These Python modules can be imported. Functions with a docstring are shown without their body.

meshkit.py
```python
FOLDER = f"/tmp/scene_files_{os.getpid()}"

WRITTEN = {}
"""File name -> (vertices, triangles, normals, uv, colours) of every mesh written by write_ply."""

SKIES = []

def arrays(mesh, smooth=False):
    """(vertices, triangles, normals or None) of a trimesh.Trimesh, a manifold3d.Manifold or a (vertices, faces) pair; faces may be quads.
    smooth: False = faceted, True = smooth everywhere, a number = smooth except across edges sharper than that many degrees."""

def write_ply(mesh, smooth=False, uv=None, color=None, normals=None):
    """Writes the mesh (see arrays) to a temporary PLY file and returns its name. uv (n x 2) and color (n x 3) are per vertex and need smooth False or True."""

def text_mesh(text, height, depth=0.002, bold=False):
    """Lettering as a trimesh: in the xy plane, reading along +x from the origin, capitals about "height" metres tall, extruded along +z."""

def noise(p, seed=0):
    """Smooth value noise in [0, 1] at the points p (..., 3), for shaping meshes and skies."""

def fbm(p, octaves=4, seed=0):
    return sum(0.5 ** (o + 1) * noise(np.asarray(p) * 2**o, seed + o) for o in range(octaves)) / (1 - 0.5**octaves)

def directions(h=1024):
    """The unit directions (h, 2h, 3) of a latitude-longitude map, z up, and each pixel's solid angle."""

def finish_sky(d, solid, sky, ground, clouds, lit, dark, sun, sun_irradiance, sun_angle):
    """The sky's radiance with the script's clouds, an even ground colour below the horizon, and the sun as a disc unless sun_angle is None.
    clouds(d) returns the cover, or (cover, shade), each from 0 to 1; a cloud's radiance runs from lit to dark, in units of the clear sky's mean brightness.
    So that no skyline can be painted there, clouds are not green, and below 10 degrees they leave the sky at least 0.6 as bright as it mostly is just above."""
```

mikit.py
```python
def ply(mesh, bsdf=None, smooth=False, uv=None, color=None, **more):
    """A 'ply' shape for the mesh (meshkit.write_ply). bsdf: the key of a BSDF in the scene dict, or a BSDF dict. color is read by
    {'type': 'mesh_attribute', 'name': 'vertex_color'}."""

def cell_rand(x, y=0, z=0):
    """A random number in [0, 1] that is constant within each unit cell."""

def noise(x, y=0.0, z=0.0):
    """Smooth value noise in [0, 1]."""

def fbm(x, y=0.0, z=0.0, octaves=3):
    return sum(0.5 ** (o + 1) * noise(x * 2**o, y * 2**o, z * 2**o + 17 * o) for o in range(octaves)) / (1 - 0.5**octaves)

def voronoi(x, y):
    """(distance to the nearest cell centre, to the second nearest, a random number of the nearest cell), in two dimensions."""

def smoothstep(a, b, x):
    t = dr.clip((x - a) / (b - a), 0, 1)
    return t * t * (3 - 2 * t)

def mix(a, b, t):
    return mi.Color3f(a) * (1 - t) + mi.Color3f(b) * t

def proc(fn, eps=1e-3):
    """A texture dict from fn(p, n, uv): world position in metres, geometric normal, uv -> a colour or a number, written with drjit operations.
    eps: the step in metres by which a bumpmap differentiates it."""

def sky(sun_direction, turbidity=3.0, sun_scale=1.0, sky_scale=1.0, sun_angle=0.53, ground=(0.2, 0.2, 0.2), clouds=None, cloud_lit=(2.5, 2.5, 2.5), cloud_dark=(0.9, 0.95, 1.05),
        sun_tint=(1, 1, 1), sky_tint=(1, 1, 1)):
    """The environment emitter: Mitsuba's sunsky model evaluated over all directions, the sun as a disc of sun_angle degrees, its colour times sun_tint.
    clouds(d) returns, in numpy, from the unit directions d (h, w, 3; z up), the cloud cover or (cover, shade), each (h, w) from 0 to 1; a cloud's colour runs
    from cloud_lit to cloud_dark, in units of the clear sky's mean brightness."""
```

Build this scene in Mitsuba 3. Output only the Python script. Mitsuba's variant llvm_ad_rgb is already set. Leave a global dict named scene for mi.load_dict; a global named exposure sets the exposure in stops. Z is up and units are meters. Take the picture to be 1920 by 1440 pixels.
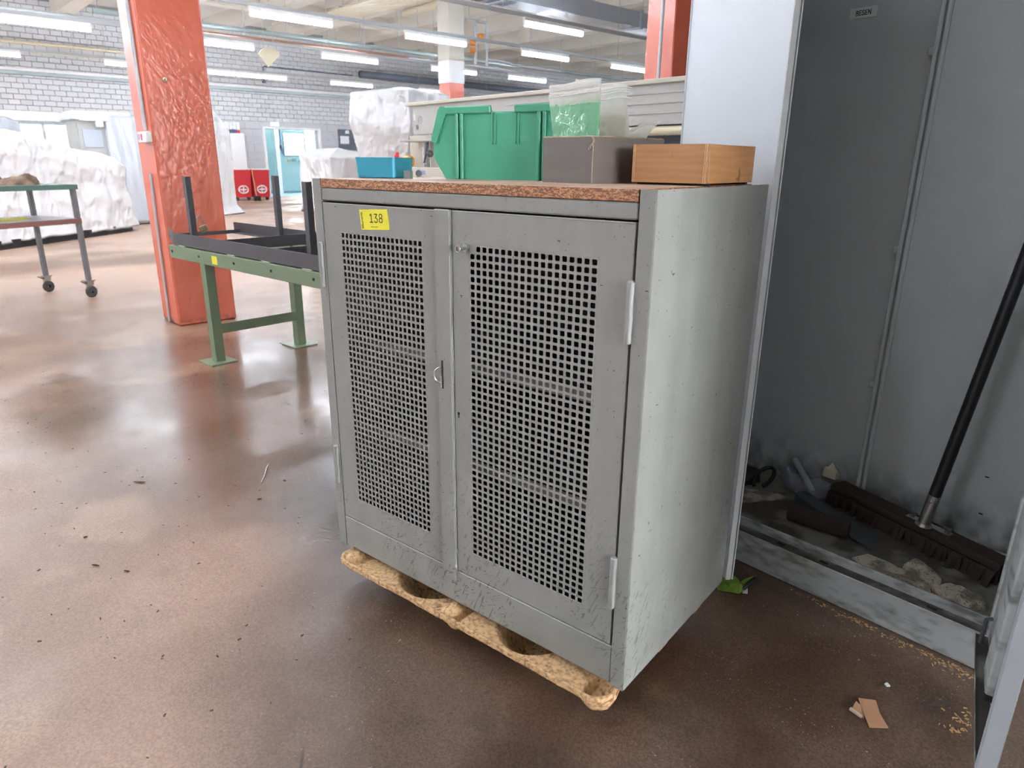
import math, random
import numpy as np, trimesh, mitsuba as mi, drjit as dr
from shapely.geometry import Polygon, box as sbox, Point
from shapely.ops import unary_union
import meshkit, mikit
from mikit import proc, noise, fbm, voronoi, smoothstep, mix, cell_rand

T = mi.ScalarTransform4f
random.seed(7)
RNG = np.random.default_rng(7)
scene, labels = {}, {}

# ---------------------------------------------------------------- camera, daylight, exposure
YAW, PITCH, ROLL, FPX = 0.837162, 0.311348, 0.00895, 1290.56
EYE = np.array([-1.02291, -0.75831, 1.22303])
fw = np.array([math.cos(YAW) * math.cos(PITCH), math.sin(YAW) * math.cos(PITCH), -math.sin(PITCH)])
rt = np.array([math.sin(YAW), -math.cos(YAW), 0.0])
up = np.cross(rt, fw)
up = -math.sin(ROLL) * rt + math.cos(ROLL) * up
scene['camera'] = {'type': 'thinlens', 'fov': math.degrees(2 * math.atan(960 / FPX)), 'fov_axis': 'x', 'near_clip': 0.05, 'far_clip': 200.0,
                   'aperture_radius': 0.0016, 'focus_distance': 1.8,
                   'to_world': T().look_at(origin=EYE.tolist(), target=(EYE + fw).tolist(), up=up.tolist())}
scene['sky'] = mikit.sky((0.3, 0.5, 0.8), turbidity=4.0, sun_scale=0.0, sky_scale=105.0, clouds=lambda d: np.ones(d.shape[:2]), cloud_lit=(1.0, 1.03, 1.06))
scene['sky']['sampling_weight'] = 12.0
exposure = 1.72
LAMP = [14.0, 15.0, 16.6]          # radiance of a fluorescent tube
CEIL = 5.4                          # underside of the roof slab
HX0, HX1, HY0, HY1 = -9.0, 33.0, -7.0, 23.6

# ---------------------------------------------------------------- mesh helpers
def join(*ms):
    ms = [m for a in ms for m in (a if isinstance(a, (list, tuple)) else [a])]
    return trimesh.util.concatenate(ms)

def bx(x0, x1, y0, y1, z0, z1, b=0.0):
    lo, hi = np.minimum([x0, y0, z0], [x1, y1, z1]), np.maximum([x0, y0, z0], [x1, y1, z1])
    if b <= 0:
        m = trimesh.creation.box(extents=hi - lo)
        m.apply_translation((lo + hi) / 2)
        return m
    b = min(b, 0.45 * float((hi - lo).min()))
    pts = []
    for k in range(3):
        for s in np.ndindex(2, 2, 2):
            q = np.where(np.array(s) == 0, lo + b, hi - b)
            q[k] = lo[k] if s[k] == 0 else hi[k]
            pts.append(q)
    return trimesh.convex.convex_hull(np.array(pts))

def mv(m, t=(0, 0, 0), rz=0.0, rx=0.0, ry=0.0):
    m = m.copy()
    for a, ax in ((rx, [1, 0, 0]), (ry, [0, 1, 0]), (rz, [0, 0, 1])):
        if a:
            m.apply_transform(trimesh.transformations.rotation_matrix(a, ax))
    m.apply_translation(t)
    return m

def frame_of(d):
    d = np.asarray(d, float) / np.linalg.norm(d)
    a = np.cross(d, [0, 0, 1.0] if abs(d[2]) < 0.9 else [1.0, 0, 0])
    a /= np.linalg.norm(a)
    return a, np.cross(d, a), d

def tube(pts, r, n=10, caps=True):
    p = np.asarray(pts, float)
    r = np.broadcast_to(np.asarray(r, float), (len(p),))
    t = np.gradient(p, axis=0)
    t /= np.linalg.norm(t, axis=1, keepdims=True) + 1e-12
    a = frame_of(t[0])[0]
    ang = np.arange(n) * 2 * np.pi / n
    vs = []
    for i in range(len(p)):
        a = a - t[i] * (a @ t[i])
        a /= np.linalg.norm(a)
        b = np.cross(t[i], a)
        vs.append(p[i] + r[i] * (np.cos(ang)[:, None] * a + np.sin(ang)[:, None] * b))
    v = np.vstack(vs)
    f = []
    for i in range(len(p) - 1):
        for j in range(n):
            k = (j + 1) % n
            f += [[i * n + j, i * n + k, (i + 1) * n + k], [i * n + j, (i + 1) * n + k, (i + 1) * n + j]]
    if caps:
        c0, c1 = len(v), len(v) + 1
        v = np.vstack([v, p[0], p[-1]])
        for j in range(n):
            k = (j + 1) % n
            f += [[c0, k, j], [c1, (len(p) - 1) * n + j, (len(p) - 1) * n + k]]
    return trimesh.Trimesh(v, f, process=False)

def cyl(p0, p1, r, n=14, r1=None):
    return tube([p0, p1], [r, r if r1 is None else r1], n)

def lathe(prof, n=24):
    return trimesh.creation.revolve(np.array(prof, float), sections=n)

def prism(poly, h0, h1, axis='z'):
    """poly: shapely polygon or points; axis z: (x,y); y: (x,z) along y; x: (y,z) along x"""
    if not hasattr(poly, 'exterior'):
        poly = Polygon(poly)
    m = trimesh.creation.extrude_polygon(poly, h1 - h0, engine='earcut')
    m.apply_translation([0, 0, h0])
    v = m.vertices.copy()
    if axis == 'y':
        m.vertices = v[:, [0, 2, 1]]
        m.invert()
    elif axis == 'x':
        m.vertices = v[:, [2, 0, 1]]
    return m

def resample(poly, n):
    p = np.asarray(poly, float)
    q = np.vstack([p, p[:1]])
    s = np.r_[0, np.cumsum(np.linalg.norm(np.diff(q, axis=0), axis=1))]
    u = np.linspace(0, s[-1], n, endpoint=False)
    return np.stack([np.interp(u, s, q[:, k]) for k in range(q.shape[1])], 1)

def loft(rings, cap=True):
    n = len(rings[0])
    v = np.vstack(rings)
    f = []
    for i in range(len(rings) - 1):
        for j in range(n):
            k = (j + 1) % n
            f += [[i * n + j, i * n + k, (i + 1) * n + k], [i * n + j, (i + 1) * n + k, (i + 1) * n + j]]
    if cap:
        c0, c1 = len(v), len(v) + 1
        v = np.vstack([v, rings[0].mean(0), rings[-1].mean(0)])
        L = (len(rings) - 1) * n
        for j in range(n):
            k = (j + 1) % n
            f += [[c0, k, j], [c1, L + j, L + k]]
    m = trimesh.Trimesh(v, f, process=False)
    if m.volume < 0:
        m.invert()
    return m

def wrap(keys, n=220, layers=26, fold=0.03, seed=0, freq=2.2):
    """sheeting over something: key rings (polygons with z per corner) from bottom to top, filled in and folded"""
    R = [resample(k, n) for k in keys]
    out, m = [], len(R)
    for t in np.linspace(0, m - 1, layers):
        i = min(int(t), m - 2)
        r = R[i] * (1 - (t - i)) + R[i + 1] * (t - i)
        c = r.mean(0)
        d = r - c
        d[:, 2] = 0
        d /= np.linalg.norm(d, axis=1, keepdims=True) + 1e-9
        q = np.c_[r[:, 0] * freq * 1.6, r[:, 1] * freq * 1.6, r[:, 2] * freq * .55]
        w = meshkit.fbm(q, 4, seed) - 0.5
        w2 = np.abs(meshkit.noise(np.c_[r[:, 0] * freq * 4 + r[:, 2] * 1.5, r[:, 1] * freq * 4, r[:, 2] * 1.2], seed + 9) - .5)
        out.append(r + d * (fold * 2.4 * w - fold * 1.6 * w2)[:, None] + np.c_[0 * w, 0 * w, fold * .8 * w])
    top = out[-1]
    for s in (0.7, 0.4, 0.15):
        c = top.mean(0)
        r = c + (top - c) * s
        r[:, 2] += fold * 1.5 * (meshkit.fbm(r * freq * 1.7, 3, seed + 3) - .5)
        out.append(r)
    return loft(out)

def sheet(w, h, nx, ny, fn):
    """a grid (u,v in 0..1) mapped by fn to points"""
    u, v = np.meshgrid(np.linspace(0, 1, nx), np.linspace(0, 1, ny), indexing='ij')
    p = fn(u, v).reshape(-1, 3)
    f = []
    for i in range(nx - 1):
        for j in range(ny - 1):
            a, b, c, d = i * ny + j, (i + 1) * ny + j, (i + 1) * ny + j + 1, i * ny + j + 1
            f += [[a, b, c], [a, c, d]]
    return trimesh.Trimesh(p, f, process=False)

def thick(m, t):
    """gives a sheet a thickness along its normals"""
    m.merge_vertices()
    n = m.vertex_normals
    v = np.vstack([m.vertices, m.vertices - n * t])
    k = len(m.vertices)
    f = [m.faces, m.faces[:, ::-1] + k]
    e = m.edges[trimesh.grouping.group_rows(m.edges_sorted, require_count=1)]
    f += [np.c_[e[:, 1], e[:, 0], e[:, 0] + k], np.c_[e[:, 1], e[:, 0] + k, e[:, 1] + k]]
    return trimesh.Trimesh(v, np.vstack(f), process=False)

# ---------------------------------------------------------------- naming helpers
def numbered(k):
    if not any(x == k or x.startswith(k + '__') for x in list(scene) + list(labels)):
        return k
    i = 1
    while any(x == f'{k}_{i:03d}' or x.startswith(f'{k}_{i:03d}__') for x in list(scene) + list(labels)):
        i += 1
    return f'{k}_{i:03d}'

def thing(name, label, cat, group=None, kind=None):
    k = numbered(name)
    labels[k] = {'label': label, 'category': cat}
    if group: labels[k]['group'] = group
    if kind: labels[k]['kind'] = kind
    return k

def put(key, mesh, mat, smooth=False, **more):
    if not isinstance(mesh, dict):
        mesh = mikit.ply(mesh, mat, smooth=smooth)
    scene[key] = {**mesh, **more}
    return key

COUNT = {}
def part(parent, name, mesh, mat, smooth=False, label=None, kind=None, **more):
    base = f'{parent}__{name}'
    k, i = base, COUNT.get(base, 0)
    if i: k = f'{base}_{i:03d}'
    COUNT[base] = i + 1
    put(k, mesh, mat, smooth, **more)
    if label or kind:
        labels[k] = {}
        if label: labels[k]['label'] = label
        if kind: labels[k]['kind'] = kind
    return k

def solo(name, mesh, mat, label, cat, smooth=False, group=None, kind=None):
    k = thing(name, label, cat, group, kind)
    return put(k, mesh, mat, smooth)

def struct(name, mesh, mat, smooth=False, label=None):
    labels[name] = {'kind': 'structure'}
    if label: labels[name]['label'] = label
    if mesh is not None:
        put(name, mesh, mat, smooth)
    return name

# ---------------------------------------------------------------- materials
def s2l(r, g, b):
    f = lambda c: (c / 255) / 12.92 if c <= 10.3 else ((c / 255 + .055) / 1.055) ** 2.4
    return [f(r), f(g), f(b)]

def M(key, col, rough=0.5, metal=0.0, spec=0.5, two=True, **more):
    if isinstance(col, (list, tuple)):
        col = {'type': 'rgb', 'value': list(map(float, col))}
    d = {'type': 'principled', 'base_color': col, 'roughness': rough, 'metallic': metal, 'specular': spec, **more}
    scene[key] = {'type': 'twosided', 'b': d} if two else d
    return key

def bumped(key, fn, scale, eps=1e-3):
    inner = scene[key]['b'] if scene[key]['type'] == 'twosided' else scene[key]
    b = {'type': 'bumpmap', 'tex': proc(fn, eps), 'scale': scale, 'b': inner}
    scene[key] = {'type': 'twosided', 'b': b}

def C(c): return mi.Color3f(*[float(x) for x in c])

# floor: worn reddish brown resin screed
FA, FB, FC, FD = C((.108, .066, .044)), C((.158, .102, .073)), C((.046, .032, .025)), C((.30, .215, .165))
def wetness(p, a, b):
    # damp, freshly mopped zone between the bench and the cabinet
    dx, dy = (p.x - .22) / 1.0, (p.y - 3.0) / 1.65
    return smoothstep(1.25, .35, dx * dx + dy * dy + 1.6 * (a - .5) + .9 * (b - .5))
def floor_col(p, n, uv):
    a = fbm(p.x * .55, p.y * .55, 1.0, 4)
    b = fbm(p.x * 2.3 + 7, p.y * 2.3, 3.0, 4)
    c = fbm(p.x * 9, p.y * 9, 5.0, 3)
    col = mix(FA, FB, smoothstep(.35, .68, .6 * a + .4 * b))
    col = mix(col, FC, .62 * smoothstep(.56, .78, .5 * b + .3 * c + .2 * a))
    far = smoothstep(4.0, 10.0, p.y + .2 * p.x)
    col = mix(col, FD, .75 * far * smoothstep(.25, .6, a))
    # cabinet and locker shade painted into the floor colour, lighter to the left
    unshaded = smoothstep(-.16, .34, (p.x + .3) * -.77 + (p.y - .9) * .64 + .7 * (a - .5) + .25 * (b - .5))
    col = mix(col, C((.088, .046, .030)), .55 * (1 - unshaded) * smoothstep(.40, .62, fbm(p.x * 3.7 + 11, p.y * 3.7, 6.0, 3)))
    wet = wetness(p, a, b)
    col = col * (.56 + 1.25 * unshaded) * (1 - .42 * wet)
    tan = smoothstep(.57, .70, fbm(p.x * 1.7 + 21, p.y * 1.7, 12.0, 4)) * unshaded
    col = mix(col, C((.30, .205, .135)), .5 * tan)
    g = noise(p.x * 260, p.y * 260, 0.0)
    col = col * (.78 + .44 * g)
    # dark patch and a long scratch in front of the cabinet
    dx, dy = p.x + .78, p.y - .22
    dark_patch = dr.exp(-(dx * dx * 26 + (dy + .75 * dx) * (dy + .75 * dx) * 95))
    col = mix(col, FC * .55, .8 * dark_patch * smoothstep(.3, .6, c))
    u = (p.x + .62) * .45 + (p.y - .33) * .893
    v = (p.x + .62) * -.893 + (p.y - .33) * .45
    scr = smoothstep(.006, .001, dr.abs(v + .012 * dr.sin(u * 9))) * smoothstep(.33, .28, dr.abs(u + .2))
    col = mix(col, FC * .5, .7 * scr)
    sp = smoothstep(.92, .95, noise(p.x * 300, p.y * 300, 9.0)) * smoothstep(.45, .6, noise(p.x * 6, p.y * 6, 4.0))
    return mix(col, C((.36, .29, .22)), .5 * sp)
def floor_rough(p, n, uv):
    a = fbm(p.x * .9 + 3, p.y * .9, 8.0, 4)
    b = fbm(p.x * 5, p.y * 5, 2.0, 3)
    w = wetness(p, fbm(p.x * .55, p.y * .55, 1.0, 4), fbm(p.x * 2.3 + 7, p.y * 2.3, 3.0, 4))
    r = .16 + .28 * smoothstep(.36, .66, .65 * a + .35 * b) + .18 * smoothstep(4.5, 9.0, p.y)
    return dr.clip(r * (1 - .42 * w), .12, .65)
def floor_bump(p, n, uv):
    dx, dy = (p.x - .22) / 1.0, (p.y - 3.0) / 1.65
    w = smoothstep(1.25, .35, dx * dx + dy * dy)
    return (noise(p.x * 170, p.y * 170, 0.0) * .7 + .3 * noise(p.x * 420, p.y * 420, 2.0)) * (1 - .75 * w) + 2.2 * fbm(p.x * 3.0, p.y * 3.0, 1.0, 2)
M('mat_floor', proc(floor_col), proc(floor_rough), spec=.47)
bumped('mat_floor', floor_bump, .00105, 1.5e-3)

def paint_white(p, n, uv):
    return C((.52, .53, .56)) * (.93 + .1 * fbm(p.x * 2, p.y * 2, p.z * 2, 3))
M('mat_white_wall', proc(paint_white), .55)
M('mat_brick', [.60, .61, .63], .6)
M('mat_brick_b', [.54, .56, .56], .6)
M('mat_brick_c', [.65, .65, .65], .6)
M('mat_mortar', [.30, .31, .31], .9)
M('mat_ceiling', [.62, .60, .55], .8)
M('mat_beam', [.70, .67, .60], .7)
def orange_col(p, n, uv):
    k = fbm(p.x * 3, p.y * 3, p.z * 1.6, 4)
    col = mix(C((.58, .112, .054)), C((.64, .155, .092)), k)
    low = smoothstep(.07, .0, p.z) * smoothstep(.36, .56, fbm(p.x * 14, p.y * 14, p.z * 14, 3))
    return mix(col, C((.10, .05, .035)), .75 * low)
def orange_bump(p, n, uv):
    return .5 * fbm(p.x * 9, p.y * 9, p.z * 7, 3) + .5 * noise(p.x * 30 + p.z * 9, p.y * 30 - p.z * 7, p.z * 16) + .35 * noise(p.x * 75 + p.z * 20, p.y * 75, p.z * 45)
M('mat_orange', proc(orange_col), .24, spec=.6)
bumped('mat_orange', orange_bump, .0028, 3e-3)

SA, SB = C((.238, .240, .224)), C((.195, .198, .184))
def steel_col(p, n, uv):
    v = fbm(p.x * 16, p.y * 16, p.z * 1.1, 3)
    b = fbm(p.x * 3.5, p.y * 3.5, p.z * 3.5, 3)
    col = mix(SA, SB, smoothstep(.3, .7, .5 * v + .5 * b))
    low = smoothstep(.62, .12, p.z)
    # short fine scuffs along tilted directions, rarer higher up
    q = (p.y - p.x)
    s1 = smoothstep(.80, .88, noise(q * 260 + p.z * 130, p.z * 34 - q * 20, 3.0))
    s2 = smoothstep(.82, .90, noise(q * 55 - p.z * 60, p.z * 300 + q * 120, 6.0))
    patch = smoothstep(.47, .66, fbm(q * 7, p.z * 7, 2.0, 3))
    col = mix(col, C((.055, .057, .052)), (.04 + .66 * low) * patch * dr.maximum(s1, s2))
    dot = smoothstep(.955, .97, noise(q * 170, p.z * 170, 11.0))
    col = mix(col, C((.03, .03, .03)), .8 * dot)
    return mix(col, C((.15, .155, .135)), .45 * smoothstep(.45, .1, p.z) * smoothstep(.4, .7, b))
def steel_bump(p, n, uv):
    return fbm(p.x * 4, p.y * 4, p.z * 3, 2)
M('mat_steel', proc(steel_col), .40, spec=.5)
bumped('mat_steel', steel_bump, .004, 3e-3)
M('mat_steel_light', [.235, .24, .23], .42)
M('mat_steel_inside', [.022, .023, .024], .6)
M('mat_dark', [.012, .012, .013], .6)

def chip_edge(p, n, uv):
    k = noise(p.x * 330, p.y * 330, p.z * 430)
    k2 = noise(p.x * 120 + 5, p.y * 120, p.z * 230)
    e = mix(C((.17, .062, .028)), C((.46, .235, .115)), smoothstep(.35, .75, .6 * k + .4 * k2))
    top = mix(C((.40, .27, .20)), C((.27, .17, .125)), smoothstep(.35, .65, fbm(p.x * 6, p.y * 6, 1.0, 4)))
    return dr.select(n.z > .6, top, e)
M('mat_chipboard', proc(chip_edge), .5)
M('mat_zinc', [.46, .46, .44], .26, metal=.9)
M('mat_chrome', [.75, .75, .74], .16, metal=1.0)
M('mat_yellow', [.78, .70, .035], .5)
M('mat_ink', [.02, .02, .018], .6)
def press_col(p, n, uv):
    f1 = noise(p.x * 60 + p.y * 110, p.y * 60 - p.x * 130, p.z * 120)
    f2 = noise(p.x * 150 - p.y * 60, p.y * 150 + p.x * 55, p.z * 150 + 7)
    col = mix(C((.58, .385, .205)), C((.30, .165, .07)), smoothstep(.35, .8, .55 * f1 + .45 * f2))
    flake = smoothstep(.84, .88, noise(p.x * 140 + p.y * 60, p.y * 260, 3.0))
    return mix(col, C((.16, .075, .035)), .7 * flake)
M('mat_presswood', proc(press_col), .75)
def press_bump(p, n, uv):
    return noise(p.x * 140 + p.y * 60, p.y * 150, p.z * 150)
bumped('mat_presswood', press_bump, .0018, 1e-3)
M('mat_locker_out', [.355, .38, .405], .42)
def lock_in(p, n, uv):
    col = C((.43, .455, .455)) * (.93 + .12 * fbm(p.x * 3, p.y * 3, p.z * .9, 3))
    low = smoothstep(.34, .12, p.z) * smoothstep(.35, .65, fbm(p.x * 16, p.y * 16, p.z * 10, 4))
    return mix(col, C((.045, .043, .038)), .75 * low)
M('mat_locker_in', proc(lock_in), .5)
def lock_kick(p, n, uv):
    k = fbm(p.x * 7, p.y * 7, p.z * 22, 4)
    k2 = fbm(p.x * 22, p.y * 30, p.z * 60, 3)
    return mix(C((.40, .43, .43)), C((.17, .18, .17)), smoothstep(.44, .68, .6 * k + .4 * k2))
M('mat_locker_kick', proc(lock_kick), .5)
def lock_floor(p, n, uv):
    k = fbm(p.x * 9, p.y * 9, 1.0, 4)
    return mix(C((.16, .16, .145)), C((.055, .052, .045)), smoothstep(.35, .6, k))
M('mat_locker_floor', proc(lock_floor), .7)
M('mat_bench_green', [.155, .205, .125], .42)
M('mat_black_steel', [.065, .065, .072], .42)
M('mat_brass', [.52, .45, .27], .35, metal=.7)
M('mat_trolley_green', [.085, .16, .14], .45)
M('mat_trolley_leg', [.16, .165, .175], .42)
M('mat_trolley_shelf', [.33, .32, .33], .5)
M('mat_rust_edge', [.20, .10, .085], .5)
M('mat_rubber', [.05, .05, .05], .6)
def rag_col(p, n, uv):
    return mix(C((.30, .21, .15)), C((.12, .085, .065)), smoothstep(.35, .65, fbm(p.x * 14, p.y * 14, p.z * 14, 3)))
M('mat_rag', proc(rag_col), .9)
M('mat_tarp', [.86, .88, .90], .38, spec=.5)
M('mat_tarp_b', [.62, .66, .72], .4)
def tarp_bump(p, n, uv):
    a = fbm(p.x * 2.2 + .8 * p.z, p.y * 2.2, p.z * 1.6, 3)
    b = dr.abs(noise(p.x * 5 + p.z * 3, p.y * 5 - p.z * 2, p.z * 2.5) - .5)
    c = dr.abs(noise(p.x * 11 - p.z * 4, p.y * 11, p.z * 6) - .5)
    return a * 1.5 - 1.0 * b - .5 * c
bumped('mat_tarp', tarp_bump, .10, 8e-3)
M('mat_locker_edge_lit', [.62, .64, .65], .42)  # door paint made lighter to carry the light along its edge
M('mat_locker_strip', [.50, .52, .52], .45)
M('mat_amber', [.75, .36, .04], .45)
M('mat_red', [.62, .035, .045], .4)
M('mat_white', [.82, .83, .83], .5)
M('mat_teal', [.30, .47, .47], .5)
M('mat_teal_dark', [.13, .25, .27], .5)
M('mat_blue_floor', [.50, .62, .72], .25)
M('mat_grey_sheet', [.42, .42, .40], .45)
M('mat_beige', [.52, .50, .42], .5)
M('mat_grey_pipe', [.46, .49, .51], .45)
M('mat_teal_pipe', [.33, .40, .41], .5)
M('mat_dark_pipe', [.10, .12, .15], .5)
M('mat_copper_pipe', [.34, .19, .15], .45)
M('mat_cream_pipe', [.66, .60, .44], .5)
M('mat_galv', [.44, .48, .53], .4, metal=.25)
M('mat_valve', [.62, .23, .04], .5)
M('mat_blue_tube', [.06, .10, .25], .45)
M('mat_bin_green', [.060, .32, .195], .42)
M('mat_bin_blue', [.04, .33, .46], .42)
def card_col(p, n, uv):
    return C((.115, .098, .085)) * (.85 + .3 * fbm(p.x * 8, p.y * 8, p.z * 40, 3))
M('mat_cardboard', proc(card_col), .55)
M('mat_card_edge', [.36, .28, .21], .8)
def wood_col(p, n, uv):
    g = dr.sin(p.z * 420 + 12 * fbm(p.x * 7, p.y * 7, p.z * 20, 3))
    col = mix(C((.285, .122, .042)), C((.375, .19, .078)), .5 + .12 * g + .5 * (fbm(p.x * 12, p.y * 12, p.z * 60, 3) - .5))
    st = smoothstep(.70, .80, fbm(p.x * 34 + 3, p.y * 34, p.z * 26, 3))
    return mix(col, C((.10, .055, .03)), .8 * st)
M('mat_wood', proc(wood_col), .5)
M('mat_wood_edge', [.66, .40, .20], .6)
def gran_col(p, n, uv):
    k = noise(p.x * 420, p.y * 420, p.z * 420)
    w = smoothstep(.82, .9, noise(p.x * 210, p.y * 210, p.z * 120))
    return mix(mix(C((.03, .24, .095)), C((.12, .43, .20)), k), C((.62, .62, .42)), .6 * w)
M('mat_granulate', proc(gran_col), .45)
M('mat_paper_cream', [.62, .57, .46], .7)
scene['mat_film'] = {'type': 'blendbsdf', 'weight': 0.07, 'a': {'type': 'thindielectric', 'int_ior': 1.5},
                     'b': {'type': 'principledthin', 'base_color': {'type': 'rgb', 'value': [.9, .9, .88]}, 'roughness': .3, 'diff_trans': 1.0, 'spec_trans': 0.0}}
scene['mat_film_milky'] = {'type': 'blendbsdf', 'weight': 0.80, 'a': {'type': 'thindielectric', 'int_ior': 1.5},
                     'b': {'type': 'principledthin', 'base_color': {'type': 'rgb', 'value': [.88, .87, .83]}, 'roughness': .3, 'diff_trans': 1.0, 'spec_trans': 0.0}}
scene['mat_pane'] = {'type': 'thindielectric', 'int_ior': 1.5}
M('mat_glove_green', [.13, .22, .02], .7)
def grime_cloth(p, n, uv):
    k = fbm(p.x * 22, p.y * 22, p.z * 22, 4)
    d = smoothstep(.66, .80, noise(p.x * 300, p.y * 300, p.z * 300))
    return mix(mix(C((.38, .35, .29)), C((.16, .145, .115)), smoothstep(.4, .62, k)), C((.04, .035, .03)), .7 * d)
M('mat_rag_white', proc(grime_cloth), .9)
M('mat_bristle', [.030, .022, .018], .9)
M('mat_black_plastic', [.012, .012, .013], .38)
M('mat_dustpan', [.045, .055, .058], .45)
M('mat_brown_tape', [.30, .165, .095], .5)
M('mat_purple_cloth', [.24, .25, .30], .85)
M('mat_sawdust', [.30, .18, .085], .9)
M('mat_splinter', [.045, .03, .022], .8)
M('mat_label', [.62, .64, .62], .5)
M('mat_blue_ink', [.22, .27, .60], .6)
scene['mat_tube_off'] = {'type': 'twosided', 'b': {'type': 'diffuse', 'reflectance': {'type': 'rgb', 'value': [.8, .8, .8]}}}

# ---------------------------------------------------------------- the hall
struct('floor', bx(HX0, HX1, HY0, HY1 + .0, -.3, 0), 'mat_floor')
WY = 23.6
DX0, DX1, DZ = 9.42, 11.40, 2.255        # doorway
VX0, VX1, VZ0, VZ1 = 1.2, 4.3, 1.0, 2.19  # window band
struct('wall_back', None, None)
def wall_cells(x0, x1, z0, z1):
    return bx(x0, x1, WY + .03, WY + .30, z0, z1)
part('wall_back', 'masonry', join(wall_cells(HX0, VX0, 0, CEIL), wall_cells(VX0, VX1, 0, VZ0), wall_cells(VX0, VX1, VZ1, CEIL), wall_cells(VX1, DX0, 0, CEIL),
                                  wall_cells(DX0, DX1, DZ, CEIL), wall_cells(DX1, HX1, 0, CEIL)), 'mat_mortar')
BW, BH, J = .285, .1425, .020
PAINT = 2.48
brick = mikit.ply(bx(-BW / 2 + J / 2, BW / 2 - J / 2, 0, .04, -BH / 2 + J / 2, BH / 2 - J / 2), 'mat_brick')
tones = [brick, {**brick, 'bsdf': {'type': 'ref', 'id': 'mat_brick_b'}}, {**brick, 'bsdf': {'type': 'ref', 'id': 'mat_brick_c'}}]
cells = []
for r in range(int((CEIL - PAINT) / BH)):
    for c in range(int((HX1 - HX0) / BW)):
        cells.append((HX0 + (c + .5 * (r % 2) + .5) * BW, PAINT + (r + .5) * BH))
def hidden_brick(x):
    k = (x - EYE[0]) / (WY - EYE[1])
    return .1535 < k < .325 or x < 1.9 or x > 12.5     # behind the near column, or out of view
near = sorted([c for c in cells if not hidden_brick(c[0])], key=lambda c: (c[0] - EYE[0]) ** 2 + 3.0 * (c[1] - 2.4) ** 2)[:300]
nearset = set(near)
for i, (x, z) in enumerate(near):
    t = tones[RNG.choice(3, p=[.6, .22, .18])]
    part('wall_back', 'brick', {**t, 'to_world': T().translate([x, WY, z])}, None)
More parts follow.
